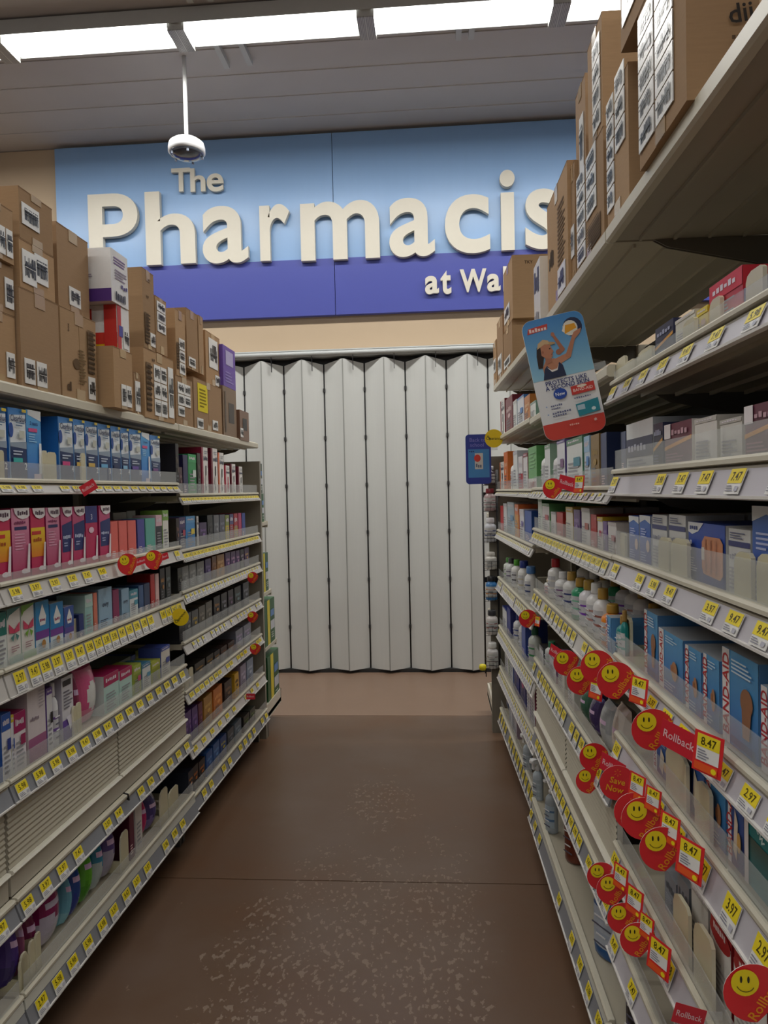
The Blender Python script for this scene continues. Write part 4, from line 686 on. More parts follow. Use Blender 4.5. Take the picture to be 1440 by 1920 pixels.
def carton(bay, s0, s1, t, z0, z1, d, label, grp, seed, base=None, labels=(), prints=(), side=(), tape=True, name='carton'):
    b = BAY[bay] if isinstance(bay, str) else bay; w = s1-s0; h = z1-z0; rnd = random.Random(seed); c = base or CB[seed % 4]; g = .004
    mb = MB(); mb.box(0, 0, 0, w, d, h, c)
    if not base:      # flap seams
        mb.box(-.0008, d*.5-.0015, h-.0005, w+.0008, d*.5+.0015, h+.0006, '6f573f')
        mb.box(-.0006, -.0006, h-.003, w+.0006, .001, h-.001, '8a6d50'); mb.box(w*.5-.0008, -.0006, 0, w*.5+.0008, 0, h, '967856') if rnd.random() < .3 else None
    if prints: mb.art((0, -.0008, 0), (w, 0, 0), (0, 0, h), prints)
    if side:
        if b.side == 'L': mb.art((-.0008, d, 0), (0, -d, 0), (0, 0, h), side)
        else: mb.art((w+.0008, 0, 0), (0, d, 0), (0, 0, h), side)
    o = mb.build(name, M_card if not base else M_print); o.location = b.W(s0, t, z0+.0006); o.rotation_euler = (0, 0, b.rz)
    tag(o, label, 'box', grp)
    for k, (u, v, lw, lh) in enumerate(labels):
        l = bpy.data.objects.new('shipping_label', CL[(seed+k) % 7]); COL.objects.link(l); l.parent = o; l.location = (u*w, -.0024, v*h); l.scale = (lw*w, 1, lh*h)
    if tape and not base:
        m2 = MB(); tw = min(.05, w*.3); m2.box(w*.5-tw/2, -.0016, h*.86, w*.5+tw/2, -.0006, h, 'b89c74'); m2.build('packing_tape', M_tape, o); m3 = MB(); m3.box(w*.5-tw/2, -.0016, 0, w*.5+tw/2, -.0006, h*.14, 'b89c74'); m3.build('packing_tape', M_tape, o)
    return o
M_tape = mat('packing_tape', .2, None, coat=.3)
TXV = [('w', .12, .62, .3, .72, 4, '5c4834'), ('l', .1, .35, .5, .5, 4, '6f583f')]
BARS = lambda u0, v0, u1, v1: [('r', u0, v0, u1, v1, '7a6249')]+[('r', u0, v0+(v1-v0)*i/9, u1, v0+(v1-v0)*(i+.45)/9, '4d3d2c') for i in range(9)]
def grid(u0, v0, cw, chh, nu, nv, gu=.02, gv=.015): return [(u0+i*(cw+gu), v0+j*(chh+gv), cw, chh) for i in range(nu) for j in range(nv)]
def cartons(bay, zs, lst, place, grp):
    b = BAY[bay] if isinstance(bay, str) else bay; zt = {}
    for n, (x0, x1, y, st, t, d, lab, kw) in enumerate(lst):
        if b.side == 'L': (s0, z1), (s1, _) = b.at(x0, y, t), b.at(x1, y, t)
        else: (s1, z1), (s0, _) = b.at(x1, y, t), b.at(x0, y, t)
        z0 = zt.get(st, zs) if 'zb' not in kw else kw['zb']; z1 = kw.get('zt', z1); zt[st] = z1+.001
        kk = {k: v for k, v in kw.items() if k not in ('zb', 'zt')}
        s0, s1 = min(s0, s1)+.002, max(s0, s1)-.002
        if s0 < -.03: s1 += -.03-s0; s0 = -.03
        carton(b, s0, s1, t, z0, z1, d, lab, grp, n+hash_(place), **kk)
zT = 1.737
WP = [('t', 'WP', .3, .86, .05, '5c4834'), ('e', .3, .5, .1, .02, '6a543c')]
both = Bay.__new__(Bay); a_, b_ = BAY['A'], BAY['B']      # one frame along both left units
both.side = 'L'; both.L = 2.4; both.o = a_.o; both.xd = a_.xd; both.yd = a_.yd; both.rz = a_.rz; both.root = None
L1 = [(.05, .1, .28, .2), (.36, .1, .28, .2)]
cartons(both, zT, [
 (-46, 27, 566, 's1', .01, .3, 'lowest brown carton at the left picture edge on the shelf', dict(labels=[(.72, .12, .22, .35)])),
 (-46, 24, 466, 's1', .01, .3, 'middle brown carton of the leftmost stack', dict(labels=[(.72, .12, .24, .6)])),
 (-46, 22, 352, 's1', .0, .3, 'top brown carton of the leftmost stack, two code labels', dict(labels=[(.55, .1, .18, .5), (.77, .1, .18, .5)])),
 (34, 108, 536, 's2', .0, .3, 'large plain carton with two labels low, second stack', dict(labels=[(.06, .06, .25, .25), (.36, .06, .25, .25)])),
 (34, 100, 444, 's2', .0, .3, 'carton with a torn white sheet, middle of second stack', dict(labels=[(.06, .12, .38, .68), (.4, .25, .38, .6)])),
 (33, 96, 347, 's2', .0, .3, 'top carton of second stack with one white label', dict(labels=[(.06, .3, .5, .42)])),
 (111, 178, 572, 's3', .0, .3, 'carton with vertical script print and barcode block, third stack', dict(labels=[(.72, .06, .2, .26)], prints=[('t', 'box', .2, .8, .04, '5c4834', 90), ('w', .13, .1, .25, .2, 2, '5c4834'), ('e', .4, .42, .1, .06, '6a543c'), ('l', .45, .2, .66, .6, 12, '75603f')]+BARS(.72, .36, .9, .86))),
 (104, 163, 414, 's3', .02, .3, 'tall plain upper carton with one low label, third stack', dict(labels=[(.32, .1, .36, .22)])),
 (211, 247, 648, 's4', -.045, .3, 'carton under the red and white box, two labels', dict(labels=[(.35, .05, .24, .36), (.62, .05, .26, .36)])),
 (218, 241, 571, 's4', -.035, .28, 'red, white and yellow box below the white one', dict(base='e9e6e2', name='product_case', labels=[(.45, .06, .45, .5)], prints=[('r', 0, 0, .3, 1, 'c23a34'), ('r', .1, .3, .4, .55, '4a4a9a')], side=[('r', 0, 0, 1, .12, 'e8b828'), ('r', 0, .12, 1, .38, 'd03c30'), ('t', 'ONLY', .5, .25, .05, 'f0dcd8'), ('r', .35, .5, .7, .92, 'c83c34'), ('t', '37', .52, .8, .09, 'f0e0dc'), ('l', .38, .54, .68, .68, 3, 'e8c0b8'), ('r', .85, 0, 1, 1, 'c8342e')])),
 (206, 238, 463, 's4', -.04, .28, 'white case with purple band reading SANI', dict(base='e4e2e0', name='product_case', prints=[('l', .15, .72, .85, .88, 3, '7a5a94'), ('l', .2, .45, .9, .65, 4, '8a7a90'), ('w', .55, .32, .95, .4, 3, '4a3a7a'), ('w', .2, .06, .8, .22, 6, '23232a')], side=[('r', 0, 0, 1, .24, '52307a'), ('t', 'SANI', .55, .12, .06, 'c8b0d4'), ('t', 'ANDS!', .5, .36, .07, '3a2f4a'), ('t', 'IE', .6, .62, .09, '5a2f7c'), ('l', .45, .45, .8, .56, 3, '8a7a90'), ('w', .2, .72, .55, .92, 4, '3a3a40')])),
 (250, 262, 697, 's45', .0, .25, 'small low carton between the two tall stacks', dict(labels=[(.1, .1, .8, .7)])),
 (268, 324, 650, 's5', -.01, .3, 'carton covered in eight code labels', dict(labels=grid(.3, .06, .2, .24, 2, 3)+[(.78, .08, .18, .78)], prints=WP+BARS(.05, .1, .2, .8))),
 (265, 287, 500, 's5', -.01, .3, 'tall carton above the many-labelled one', dict(labels=[(.55, .05, .42, .17)], prints=[('t', 'WP', .4, .66, .04, '5c4834'), ('t', 'WP', .55, .88, .04, '5c4834')]+BARS(.1, .06, .45, .45))),
 (290, 311, 553, 's5', .0, .3, 'carton with three labels in a column, fifth stack', dict(labels=grid(.1, .38, .75, .17, 1, 3), zb=2.0)),
 (328, 360, 702, 's6', .0, .3, 'carton with a block of five small labels', dict(labels=grid(.1, .42, .36, .22, 2, 2)+[(.1, .2, .36, .2)], prints=WP)),
 (327, 346, 577, 's6', .0, .3, 'narrow tall carton with three stacked labels', dict(labels=grid(.3, .04, .55, .17, 1, 3), prints=[('t', 'WP', .4, .86, .03, '5c4834')]+BARS(.05, .1, .25, .5))),
 (348, 369, 576, 's7', .01, .3, 'tall carton taped down the middle, label at its foot', dict(labels=[(.1, .04, .6, .16)], zb=2.0)),
 (371, 380, 590, 's8', .01, .3, 'slim tall carton beside the taped one', dict(zb=2.0)),
 (362, 414, 706, 's7b', .0, .3, 'carton with a bright yellow sheet on it', dict(labels=[(.08, .04, .2, .2), (.62, .08, .2, .2)], prints=[('r', .12, .38, .46, .92, 'e2cf3a'), ('l', .18, .45, .42, .84, 6, '8a7a20')])),
 (384, 411, 618, 's7b', .02, .28, 'carton with a tall pale label, above the yellow sheet carton', dict(labels=[(.2, .35, .6, .55), (.6, .05, .35, .2)])),
 (417, 442, 722, 's9', .0, .28, 'dark brown carton with black mark under the purple box', dict(base='80664c', labels=[], prints=[('r', .4, .3, .8, .7, '3a3028'), ('r', .1, .1, .2, .9, '5c4834')])),
 (417, 440, 645, 's9', .0, .25, 'purple case at the end of the top shelf', dict(base='6a4aa8', name='product_case', prints=[('r', .2, .55, .8, .9, 'b8b0d8'), ('l', .15, .1, .85, .4, 4, '8f7cc4')])),
 (449, 466, 768, 's10', -.01, .25, 'small brown box with a black window at the shelf end', dict(base='7c5c48', labels=[(-.0, .1, .3, .3)], prints=[('r', .3, .35, .75, .75, '1e1a18')])),
], 'near left top shelf', 'cartons on the left top shelf')
bothR = Bay.__new__(Bay); bothR.side = 'R'; bothR.o = BAY['C'].o+np.array([.045, 0, 0]); e_ = BAY['E']; dd = (np.array([.411, .46, 0])-bothR.o); dd /= np.linalg.norm(dd); bothR.xd = dd; bothR.yd = np.array([-dd[1], dd[0], 0]); bothR.rz = atan2(dd[1], dd[0]); bothR.L = 3.8
zR = 2.027
zP3 = bothR.at(1161, 108, -.02)[1]; zP6 = bothR.at(1131, 235, 0)[1]
cartons(bothR, zR, [
 (1196, 1287, 20, 'p1', -.02, .33, 'big nearest carton with two columns of code labels', dict(zt=zP3-.002, labels=grid(.02, .1, .36, .16, 2, 5, .04, .012), side=[('t', 'dii', .24, .44, .1, '2e2824', 8), ('w', .2, .3, .33, .33, 6, '5c4834')])),
 (1136, 1178, 150, 'p2', .0, .34, 'carton behind the nearest, labels in an L shape', dict(zt=zP3-.003, labels=grid(.04, .14, .34, .16, 1, 5)+grid(.46, .5, .42, .18, 1, 3))),
 (1162, 1292, -60, 'p3', -.02, .34, 'carton lying across the two nearest, white label', dict(zb=zP3, zt=zP3+.3, labels=[(.05, .12, .3, .4), (.36, .25, .28, .6)])),
 (1420, 1580, -400, 'p0', .0, .33, 'near carton at the right picture edge, white label', dict(zt=2.33, labels=[(.1, .2, .3, .4)])),
 (1078, 1131, 235, 'p6', .0, .34, 'carton with a two-by-four block of labels and clear tape', dict(labels=grid(.06, .08, .32, .17, 1, 5)+grid(.44, .4, .34, .19, 1, 3), prints=BARS(.48, .08, .9, .3))),
 (1100, 1128, 20, 'p6', .0, .3, 'tall upper carton with four labels in a column', dict(labels=grid(.4, .06, .5, .19, 1, 4))),
 (1078, 1097, 136, 'p5', .02, .3, 'tall upper carton with a long clear-wrapped label', dict(zb=zP6, labels=[(.45, .12, .4, .55)])),
 (1024, 1063, 300, 'p7', .0, .34, 'carton with dark printed columns of text', dict(labels=[(.55, .06, .35, .22)], prints=[('w', .1, .4, .35, .55, 4, '4d3d2c'), ('l', .55, .3, .9, .8, 14, '6a543c')])),
 (1068, 1077, 300, 'p75', .01, .33, 'narrow carton with one label between two stacks', dict(labels=[(.2, .25, .7, .25)])),
 (1000, 1012, 480, 'p8', -.01, .3, 'slim white carton with black lettering', dict(base='e0ddd6', prints=[('w', .1, .55, .9, .9, 3, '2c2c30'), ('w', .1, .1, .8, .3, 3, '9a9aa0')])),
], 'right top shelf', 'cartons on the right top shelf')
cartons('C', zR, [
 (943, 960, 600, 'p9', .0, .3, 'lower carton of the handwritten stack', dict(labels=[(.1, .1, .7, .2)])),
 (943, 960, 478, 'p9', .0, .3, 'upper carton with handwriting on its side', dict(labels=[(.1, .1, .6, .25)], side=[('t', 'TKY', .25, .88, .05, '3c3026'), ('t', 'toTNA', .6, .7, .06, '3c3026')])),
 (931, 942, 588, 'p10', .0, .28, 'tall slim carton near the far shelf end', dict(labels=[(.2, .1, .6, .3)])),
 (922, 928, 640, 'p11', .0, .26, 'last brown carton at the far end of the shelf', dict(labels=[(.2, .3, .6, .3)])),
], 'right top shelf far', 'cartons on the right top shelf')

# ================================================================== SALE SIGNS
RED = 'e02a32'; YEL = 'f2d21c'
def disc_mesh(kind):
    R = .036; mb = MB(); n = 26; pts = [(R*cos(2*pi*i/n), R*sin(2*pi*i/n)) for i in range(n)]
    if kind in ('roll', 'save'): pts = [(x, z) for x, z in pts if not (x > .3*R and z < .2*R)]; pts.append((R*.75, -R*.35)); pts = sorted(pts, key=lambda p: atan2(p[1], p[0]))
    col = RED if kind != 'yellow' else YEL
    mb.face([(x, -.0004, z) for x, z in pts], col); mb.face([(x, .0004, z) for x, z in pts][::-1], col if kind == 'yellow' else 'e8e6e4')
    for i in range(len(pts)):
        (a, b), (c, d) = pts[i], pts[(i+1) % len(pts)]; mb.face([(c, -.0004, d), (a, -.0004, b), (a, .0004, b), (c, .0004, d)], 'ece8e4')
    o = (-R, -.0008, -R); U = (2*R, 0, 0); V = (0, 0, 2*R)
    if kind == 'roll': mb.art(o, U, V, [('t', 'Rollback', .68, .42, .17, 'f09a20', 58, .95)], .0003)
    if kind == 'save': mb.art(o, U, V, [('t', 'Save', .5, .56, .17, 'f0b020', -14), ('t', 'Now', .42, .34, .17, 'f0b020', -14)]+[('p', [(.5+.03*cos(a), .8+.03*sin(a)), (.5+.1*cos(a-.12), .8+.1*sin(a-.12)), (.5+.1*cos(a+.12), .8+.1*sin(a+.12))], 'f0902a') for a in [k*pi/3+.5 for k in range(6)]], .0003)
    if kind == 'yellow': mb.art(o, U, V, [('t', 'Clearance', .5, .5, .15, '4a4418', 58, .85), ('w', .2, .25, .5, .33, 4, '6a6220')], .0003)
    ob = mb.build('disc', M_sign); me = ob.data; bpy.data.objects.remove(ob); return me
def smiley_mesh():
    mb = MB(); R = .0165; n = 20
    mb.face([(R*cos(2*pi*i/n), -.0016, R*sin(2*pi*i/n)) for i in range(n)], 'f4dc1e')
    o = (-R, -.0016, -R); U = (2*R, 0, 0); V = (0, 0, 2*R)
    sm = []
    for i in range(10):
        a0 = R_(205+13*i); a1 = R_(205+13*(i+1)); r0, r1 = .30, .335
        sm.append(('p', [(.5+r1*cos(a0), .5+r1*sin(a0)), (.5+r1*cos(a1), .5+r1*sin(a1)), (.5+r0*cos(a1), .5+r0*sin(a1)), (.5+r0*cos(a0), .5+r0*sin(a0))], '6a5a10'))
    mb.art(o, U, V, [('e', .36, .62, .045, .13, '2a2610'), ('e', .62, .62, .045, .13, '2a2610')]+sm, .00015)
    ob = mb.build('smiley', M_sign); me = ob.data; bpy.data.objects.remove(ob); return me
def card_mesh():
    mb = MB(); w, h = .056, .06; mb.box(-w/2, 0, -h/2, w/2, .001, h/2, 'e02c30')
    mb.art((-w/2, -.0003, -h/2), (w, 0, 0), (0, 0, h), [('r', .12, .28, .9, .94, 'e9e7e4'), ('r', .12, .62, .9, .94, 'f0d92c'), ('t', '8.47', .52, .78, .2, '4a4010', 0, .6), ('l', .18, .32, .6, .58, 4, '8a8a98'), ('r', .1, .05, .9, .24, 'e85a28'), ('e', .78, .14, .09, .07, 'f4dc1e')], .0003)
    ob = mb.build('c', M_sign); me = ob.data; bpy.data.objects.remove(ob); return me
def flag_mesh():
    mb = MB(); w, h = .07, .045; mb.box(-w/2, -.0004, -h/2, w/2, .0004, h/2, 'd8283a'); mb.art((-w/2, -.0007, -h/2), (w, 0, 0), (0, 0, h), [('t', 'Rollback', .5, .52, .3, 'f0c8cc', 0, .82)], .0003)
    ob = mb.build('f', M_sign); me = ob.data; bpy.data.objects.remove(ob); return me
DM = {k: disc_mesh(k) for k in ('roll', 'save', 'yellow')}; SMI = smiley_mesh(); CARD = card_mesh(); FLG = flag_mesh()
def sale(px, py, kind, label, r=None, key=None, rot=0, card=None, flag=None, off=.042, dy=0.):
    """sign clipped to a shelf edge and standing out into the aisle, facing down the aisle"""
    b, zs, dx, par = SH[key]; d = ray(px, py)
    X = .385-off if b.side == 'R' else -1.062+off; Y = X/d[0]
    for _ in range(4):
        f = (Y-b.o[1])/b.xd[1]; rx = (b.o+b.xd*f)[0]; X = rx-off-dx if b.side == 'R' else rx+off+dx; Y = X/d[0]
    Y += dy; P = on_y(px, py, Y); R = (r*Y/F) if r else .036; sc = R/.036
    t = tag(empty('sale_sign', (P[0], P[1], P[2])), label, 'sign', 'sale signs clipped to the shelf edges'); sg_ = 1 if b.side == 'R' else -1
    def add(nm, me, loc, rt=(0, 0, 0), s=1): o = bpy.data.objects.new(nm, me); COL.objects.link(o); o.parent = t; o.location = loc; o.rotation_euler = rt; o.scale = (s, s, s); return o
    if kind != 'flag':
        add('disc', DM[kind], (0, 0, 0), (0, R_(rot), 0), sc)
        if kind == 'roll': add('smiley', SMI, (-.30*R, -.0004, .38*R), (0, R_(rot), 0), sc)
    if kind == 'flag': add('flag', FLG, (0, 0, 0), (0, R_(rot), 0), sc)
    if flag:
        s_, z_ = b.at(flag[0], flag[1], -dx-.03); Wf = b.W(s_, -dx-.034, z_); add('flag', FLG, tuple(np.array(Wf)-np.array([P[0], P[1], P[2]])), (0, R_(flag[2]), b.rz+sg_*R_(38)), flag[3])
    mb = MB(); mb.box(min(0, sg_*(off+.006)), .0012, -.006, max(0, sg_*(off+.006)), .0022, .006, 'd8dcdc'); mb.build('clip_arm', M_clear, t)
    if card:
        s, z = b.at(card[0], card[1], -dx-.03); Wp = b.W(s, -dx-.031, z); o = add('price_card', CARD, tuple(np.array(Wp)-np.array([P[0], P[1], P[2]])), (R_(-8), 0, b.rz+sg_*R_(24)), card[2] if len(card) > 2 else 1.)
    return t
sale(1037, 916, 'roll', 'rollback disc with smiley beside a red flag, right third shelf', 19, 'D 3', flag=(1066, 906, 14, .85), card=(1086, 908, .75))
sale(990, 1160, 'roll', 'small rollback disc at the unit joint, right fifth shelf', 17, 'D 5', card=(1008, 1165, .6))
sale(1062, 1243, 'roll', 'rollback disc under a tilted red flag, right fifth shelf', 24, 'D 5', flag=(1046, 1224, 18, .8))
sale(1090, 1276, 'roll', 'rollback disc, lower right of the flagged one', 27, 'D 5', card=(1118, 1290, .9))
sale(1120, 1250, 'roll', 'upper rollback disc of the overlapping pair near the joint', 31, 'D 5', dy=.02)
sale(1155, 1276, 'roll', 'larger rollback disc with orange card, right end of cluster', 35, 'E 5', card=(1198, 1295, .85))
sale(1224, 1368, 'roll', 'large rollback disc joined to a wide red rollback flag', 39, 'E 5', flag=(1278, 1388, 12, .95), card=(1328, 1414, .95))
sale(1114, 1420, 'roll', 'rollback disc before the ribbed panel, above a smaller one', 27, 'E 6', flag=(1152, 1438, 12, .9), dy=.03)
sale(1104, 1464, 'roll', 'small dark rollback disc tucked under another', 24, 'E 6', dy=.05)
sale(1158, 1468, 'save', 'red Save Now disc, upper one of two', 33, 'E 6', card=(1195, 1475, .8))
sale(1188, 1522, 'save', 'red Save Now disc half hidden by a smiley disc', 36, 'E 6', dy=.02, card=(1225, 1500, .7))
sale(1206, 1535, 'roll', 'rollback disc overlapping the Save Now disc', 40, 'E 6', card=(1256, 1555, .8))
sale(1242, 1592, 'roll', 'large rollback disc with red price card, sixth shelf', 42, 'E 6', card=(1294, 1612, .95))
sale(1128, 1643, 'roll', 'upper left rollback disc of the four low ones', 27, 'E 7', dy=.03, card=(1164, 1645, .8))
sale(1149, 1668, 'roll', 'second rollback disc of the four low ones', 30, 'E 7', card=(1190, 1690, .85))
sale(1169, 1722, 'roll', 'third rollback disc of the four low ones', 30, 'E 7', dy=.01, card=(1212, 1738, .7))
sale(1196, 1762, 'roll', 'lowest rollback disc of the four, beside a red price card', 33, 'E 7', card=(1236, 1795, .95))
sale(1413, 1862, 'roll', 'biggest rollback disc in the lower right corner', 55, 'E 7')
sale(1292, 1905, 'flag', 'red flag at the bottom picture edge', 30, 'E 8', rot=15)
sale(926, 822, 'yellow', 'yellow oval tag at the corner of the far right shelf', 17, 'C 2', rot=60)
sale(240, 1058, 'roll', 'tilted rollback disc on the left third shelf, nearer one', 21, 'A 3', rot=-14, flag=(262, 1052, -14, .55))
sale(289, 1050, 'roll', 'tilted rollback disc on the left third shelf, farther one', 19, 'A 3', rot=-14, flag=(305, 1044, -14, .55))
sale(166, 914, 'flag', 'red square sale tag on the left second shelf edge', 17, 'A 2', rot=-30)
sale(338, 1157, 'yellow', 'yellow clearance disc at the joint of the left units', 17, 'A 4', rot=10)
sale(474, 1083, 'roll', 'small rollback disc at the far left shelf end, upper', 11, 'B 4')
sale(474, 1157, 'roll', 'small rollback disc at the far left shelf end, middle', 11, 'B 5')
sale(479, 1217, 'roll', 'small rollback disc at the far left shelf end, lower', 11, 'B 6')
sale(470, 1306, 'flag', 'small red tag on the far left seventh shelf', 9, 'B 7')

# ------------------------------------------------------------------ hanging advertising cards
def rounded(w, h, r, n=6):
    pts = []
    for cx, cz, a0 in ((w/2-r, -h/2+r, -90), (w/2-r, h/2-r, 0), (-w/2+r, h/2-r, 90), (-w/2+r, -h/2+r, 180)):
        for i in range(n+1): a = R_(a0+90*i/n); pts.append((cx+r*cos(a), cz+r*sin(a)))
    return pts
def slab(pts, y0, y1, col, mb=None, colf=None):
    mb = mb or MB(); f = [(x, y0, z) for x, z in pts]; mb.face(f, [lin(colf(z)) if colf else lin(col) for x, z in pts]); mb.face([(x, y1, z) for x, z in pts][::-1], 'd8d8d8')
    for i in range(len(pts)):
        (a, b), (c, d) = pts[i], pts[(i+1) % len(pts)]; mb.face([(c, y0, d), (a, y0, b), (a, y1, b), (c, y1, d)], 'dddddd')
    return mb
pc = on_y(1057, 705, 1.655); w, h = .137, .272
t = tag(empty('advert_card', tuple(pc)), 'tilted bandage advert card with volleyball player, blue sky and red foot', 'sign'); t.rotation_euler = (0, R_(-11.5), 0)
mb = slab(rounded(w, h, .022), -.0012, .0012, 'e6e6e6'); mb.build('card', M_sign, t)
def clip_poly(pts, z0, z1):
    def cut(ps, z, keep_above):
        out = []
        for i in range(len(ps)):
            a, b = ps[i], ps[(i+1) % len(ps)]; ia = (a[1] >= z) == keep_above; ib = (b[1] >= z) == keep_above
            if ia: out.append(a)
            if ia != ib: k = (z-a[1])/(b[1]-a[1]); out.append((a[0]+(b[0]-a[0])*k, z))
        return out
    return cut(cut(pts, z0, True), z1, False)
mb = MB(); Rr = rounded(w-.001, h-.001, .0215)
def zcol(z):
    k = max(0, min(1, (z-.0)/.136)); a, b = (150, 200, 222), (70, 134, 196); return '%02x%02x%02x' % tuple(int(a[i]+(b[i]-a[i])*k) for i in range(3))
for (z0, z1, cf) in ((.0, .2, zcol), (-.2, -.098, lambda z: 'd2483c')):
    q = clip_poly(Rr, z0, z1)
    if z0 == 0.:
        for j in range(8):
            qq = clip_poly(q, .136*j/8, .136*(j+1)/8) if j < 7 else clip_poly(q, .136*j/8, .2)
            mb.face([(x, -.0016, z) for x, z in qq], [lin(cf(z)) for x, z in qq])
    else: mb.face([(x, -.0016, z) for x, z in q], 'd2483c')
def limb(a, b, ra, rb, c):
    ax, ay = a[0], a[1]*2; bx, by = b[0], b[1]*2; L_ = hypot(bx-ax, by-ay); nx, ny = -(by-ay)/L_, (bx-ax)/L_
    return [('p', [(ax+nx*ra, (ay+ny*ra)/2), (ax-nx*ra, (ay-ny*ra)/2), (bx-nx*rb, (by-ny*rb)/2), (bx+nx*rb, (by+ny*rb)/2)], c), ('e', a[0], a[1], ra, ra/2, c), ('e', b[0], b[1], rb, rb/2, c)]
D = [('e', .80, .875, .155, .078, '2c3350'), ('e', .76, .87, .12, .062, 'e8e2d2'), ('p', [(.66, .83), (.86, .86), (.84, .9), (.66, .9)], 'e8a22c'), ('p', [(.62, .86), (.7, .92), (.66, .84)], 'f0e8d8'),
 ('p', [(.07, .89), (.4, .9), (.42, .945), (.1, .935)], 'c8453c'), ('w', .11, .9, .4, .93, 6, 'f0d8d0'),
 *limb((.50, .70), (.57, .715), .045, .036, 'a56a50'), *limb((.57, .715), (.47, .845), .034, .02, 'ad7056'), ('e', .465, .85, .03, .018, 'b8785c'),
 ('p', [(.20, .50), (.20, .60), (.27, .655), (.40, .66), (.50, .63), (.53, .56), (.52, .50)], 'c08464'), *limb((.44, .625), (.64, .655), .058, .045, 'c4886a'), *limb((.64, .655), (.79, .80), .044, .026, 'bd8062'),
 ('p', [(.75, .795), (.80, .775), (.90, .815), (.93, .85), (.88, .845), (.80, .83)], 'c08468'), ('p', [(.13, .60), (.14, .70), (.17, .77), (.25, .79), (.25, .68), (.20, .60)], '33241f'), ('p', [(.26, .62), (.36, .63), (.37, .68), (.27, .68)], 'b0745a'),
 ('p', [(.22, .70), (.23, .77), (.31, .79), (.39, .77), (.405, .735), (.425, .715), (.40, .705), (.395, .68), (.36, .662), (.28, .67)], 'bd8062'), ('p', [(.17, .755), (.20, .80), (.29, .825), (.37, .81), (.40, .775), (.30, .785)], 'cfae84'), ('p', [(.37, .80), (.47, .785), (.475, .772), (.38, .77)], 'c09a6c'), ('e', .37, .742, .012, .005, '33241f'), ('p', [(.375, .695), (.405, .70), (.38, .688)], '8a4038'), ('e', .25, .725, .018, .012, 'a86a50'),
 ('p', [(.17, .50), (.22, .585), (.27, .61), (.33, .565), (.42, .57), (.47, .62), (.52, .59), (.54, .50)], '2c3450'), ('p', [(.26, .60), (.33, .552), (.42, .558), (.465, .61), (.42, .572), (.33, .568)], 'e8e2dc'),
 ('t', 'PROTECTS LIKE', .52, .465, .034, '2a3272', 0, .82), ('t', 'A SECOND SKIN', .52, .425, .034, '2a3272', 0, .82),
 ('e', .38, .365, .11, .045, '2c50a8'), ('t', 'New', .38, .365, .028, 'e8ecf4'), ('p', [(.56, .33), (.94, .335), (.94, .41), (.56, .4)], 'cc3f38'), ('t', 'BAND-AID', .75, .365, .024, 'f4d8d0', 0, .34), ('e', .74, .39, .08, .012, 'f0dcc8'),
 ('t', '+', .12, .28, .02, '4a8ac8'), ('w', .19, .272, .38, .288, 6, '6a6e90'), ('w', .19, .25, .34, .262, 5, '6a6e90'), ('t', '+', .12, .215, .02, '4a8ac8'), ('w', .19, .21, .5, .226, 8, '6a6e90'), ('w', .19, .19, .42, .203, 6, '6a6e90'), ('w', .58, .295, .86, .308, 8, '6a6e90'), ('p', [(.6, .15), (.95, .165), (.95, .27), (.58, .25)], '2f8c9c'), ('r', .6, .2, .72, .24, 'b8d0dc'), ('e', .85, .19, .035, .014, 'dceef0'), ('w', .42, .09, .58, .105, 5, 'f0b8a8'), ('t', '*', .84, .09, .04, 'f4d8d0')]
mb.art((-w/2, -.0017, -h/2), (w, 0, 0), (0, 0, h), D, .00006); mb.build('print', M_sign, t)
mb = MB(); mb.box(w/2-.004, -.0008, -.004, .095, .0008, .012, 'dddddd'); mb.build('clip_arm', M_clear, t)
pc = on_y(897, 861, 4.225); w, h = .145, .285
t = tag(empty('advert_card', tuple(pc)), 'blue back-to-school card hanging before the folding door', 'sign')
mb = slab(rounded(w, h, .02), -.0012, .0012, '2f409e'); mb.build('card', M_sign, t)
mb = MB(); mb.art((-w/2, -.0016, -h/2), (w, 0, 0), (0, 0, h), [('r', .1, .13, .93, .70, '4a8ecc'), ('t', 'Back to', .48, .89, .075, '7f7fd0', 0, .8), ('t', 'school', .45, .79, .075, '7f7fd0', 0, .7), ('w', .14, .64, .36, .68, 3, '203470'), ('r', .36, .3, .68, .62, 'd2d0cc'), ('e', .46, .52, .13, .075, 'd84438'), ('w', .4, .33, .64, .41, 3, '5a6a80')], .0002); mb.build('print', M_sign, t)
mb = MB(); mb.box(w/2-.004, -.0008, .05, .11, .0008, .07, 'dddddd'); mb.build('clip_arm', M_clear, t)

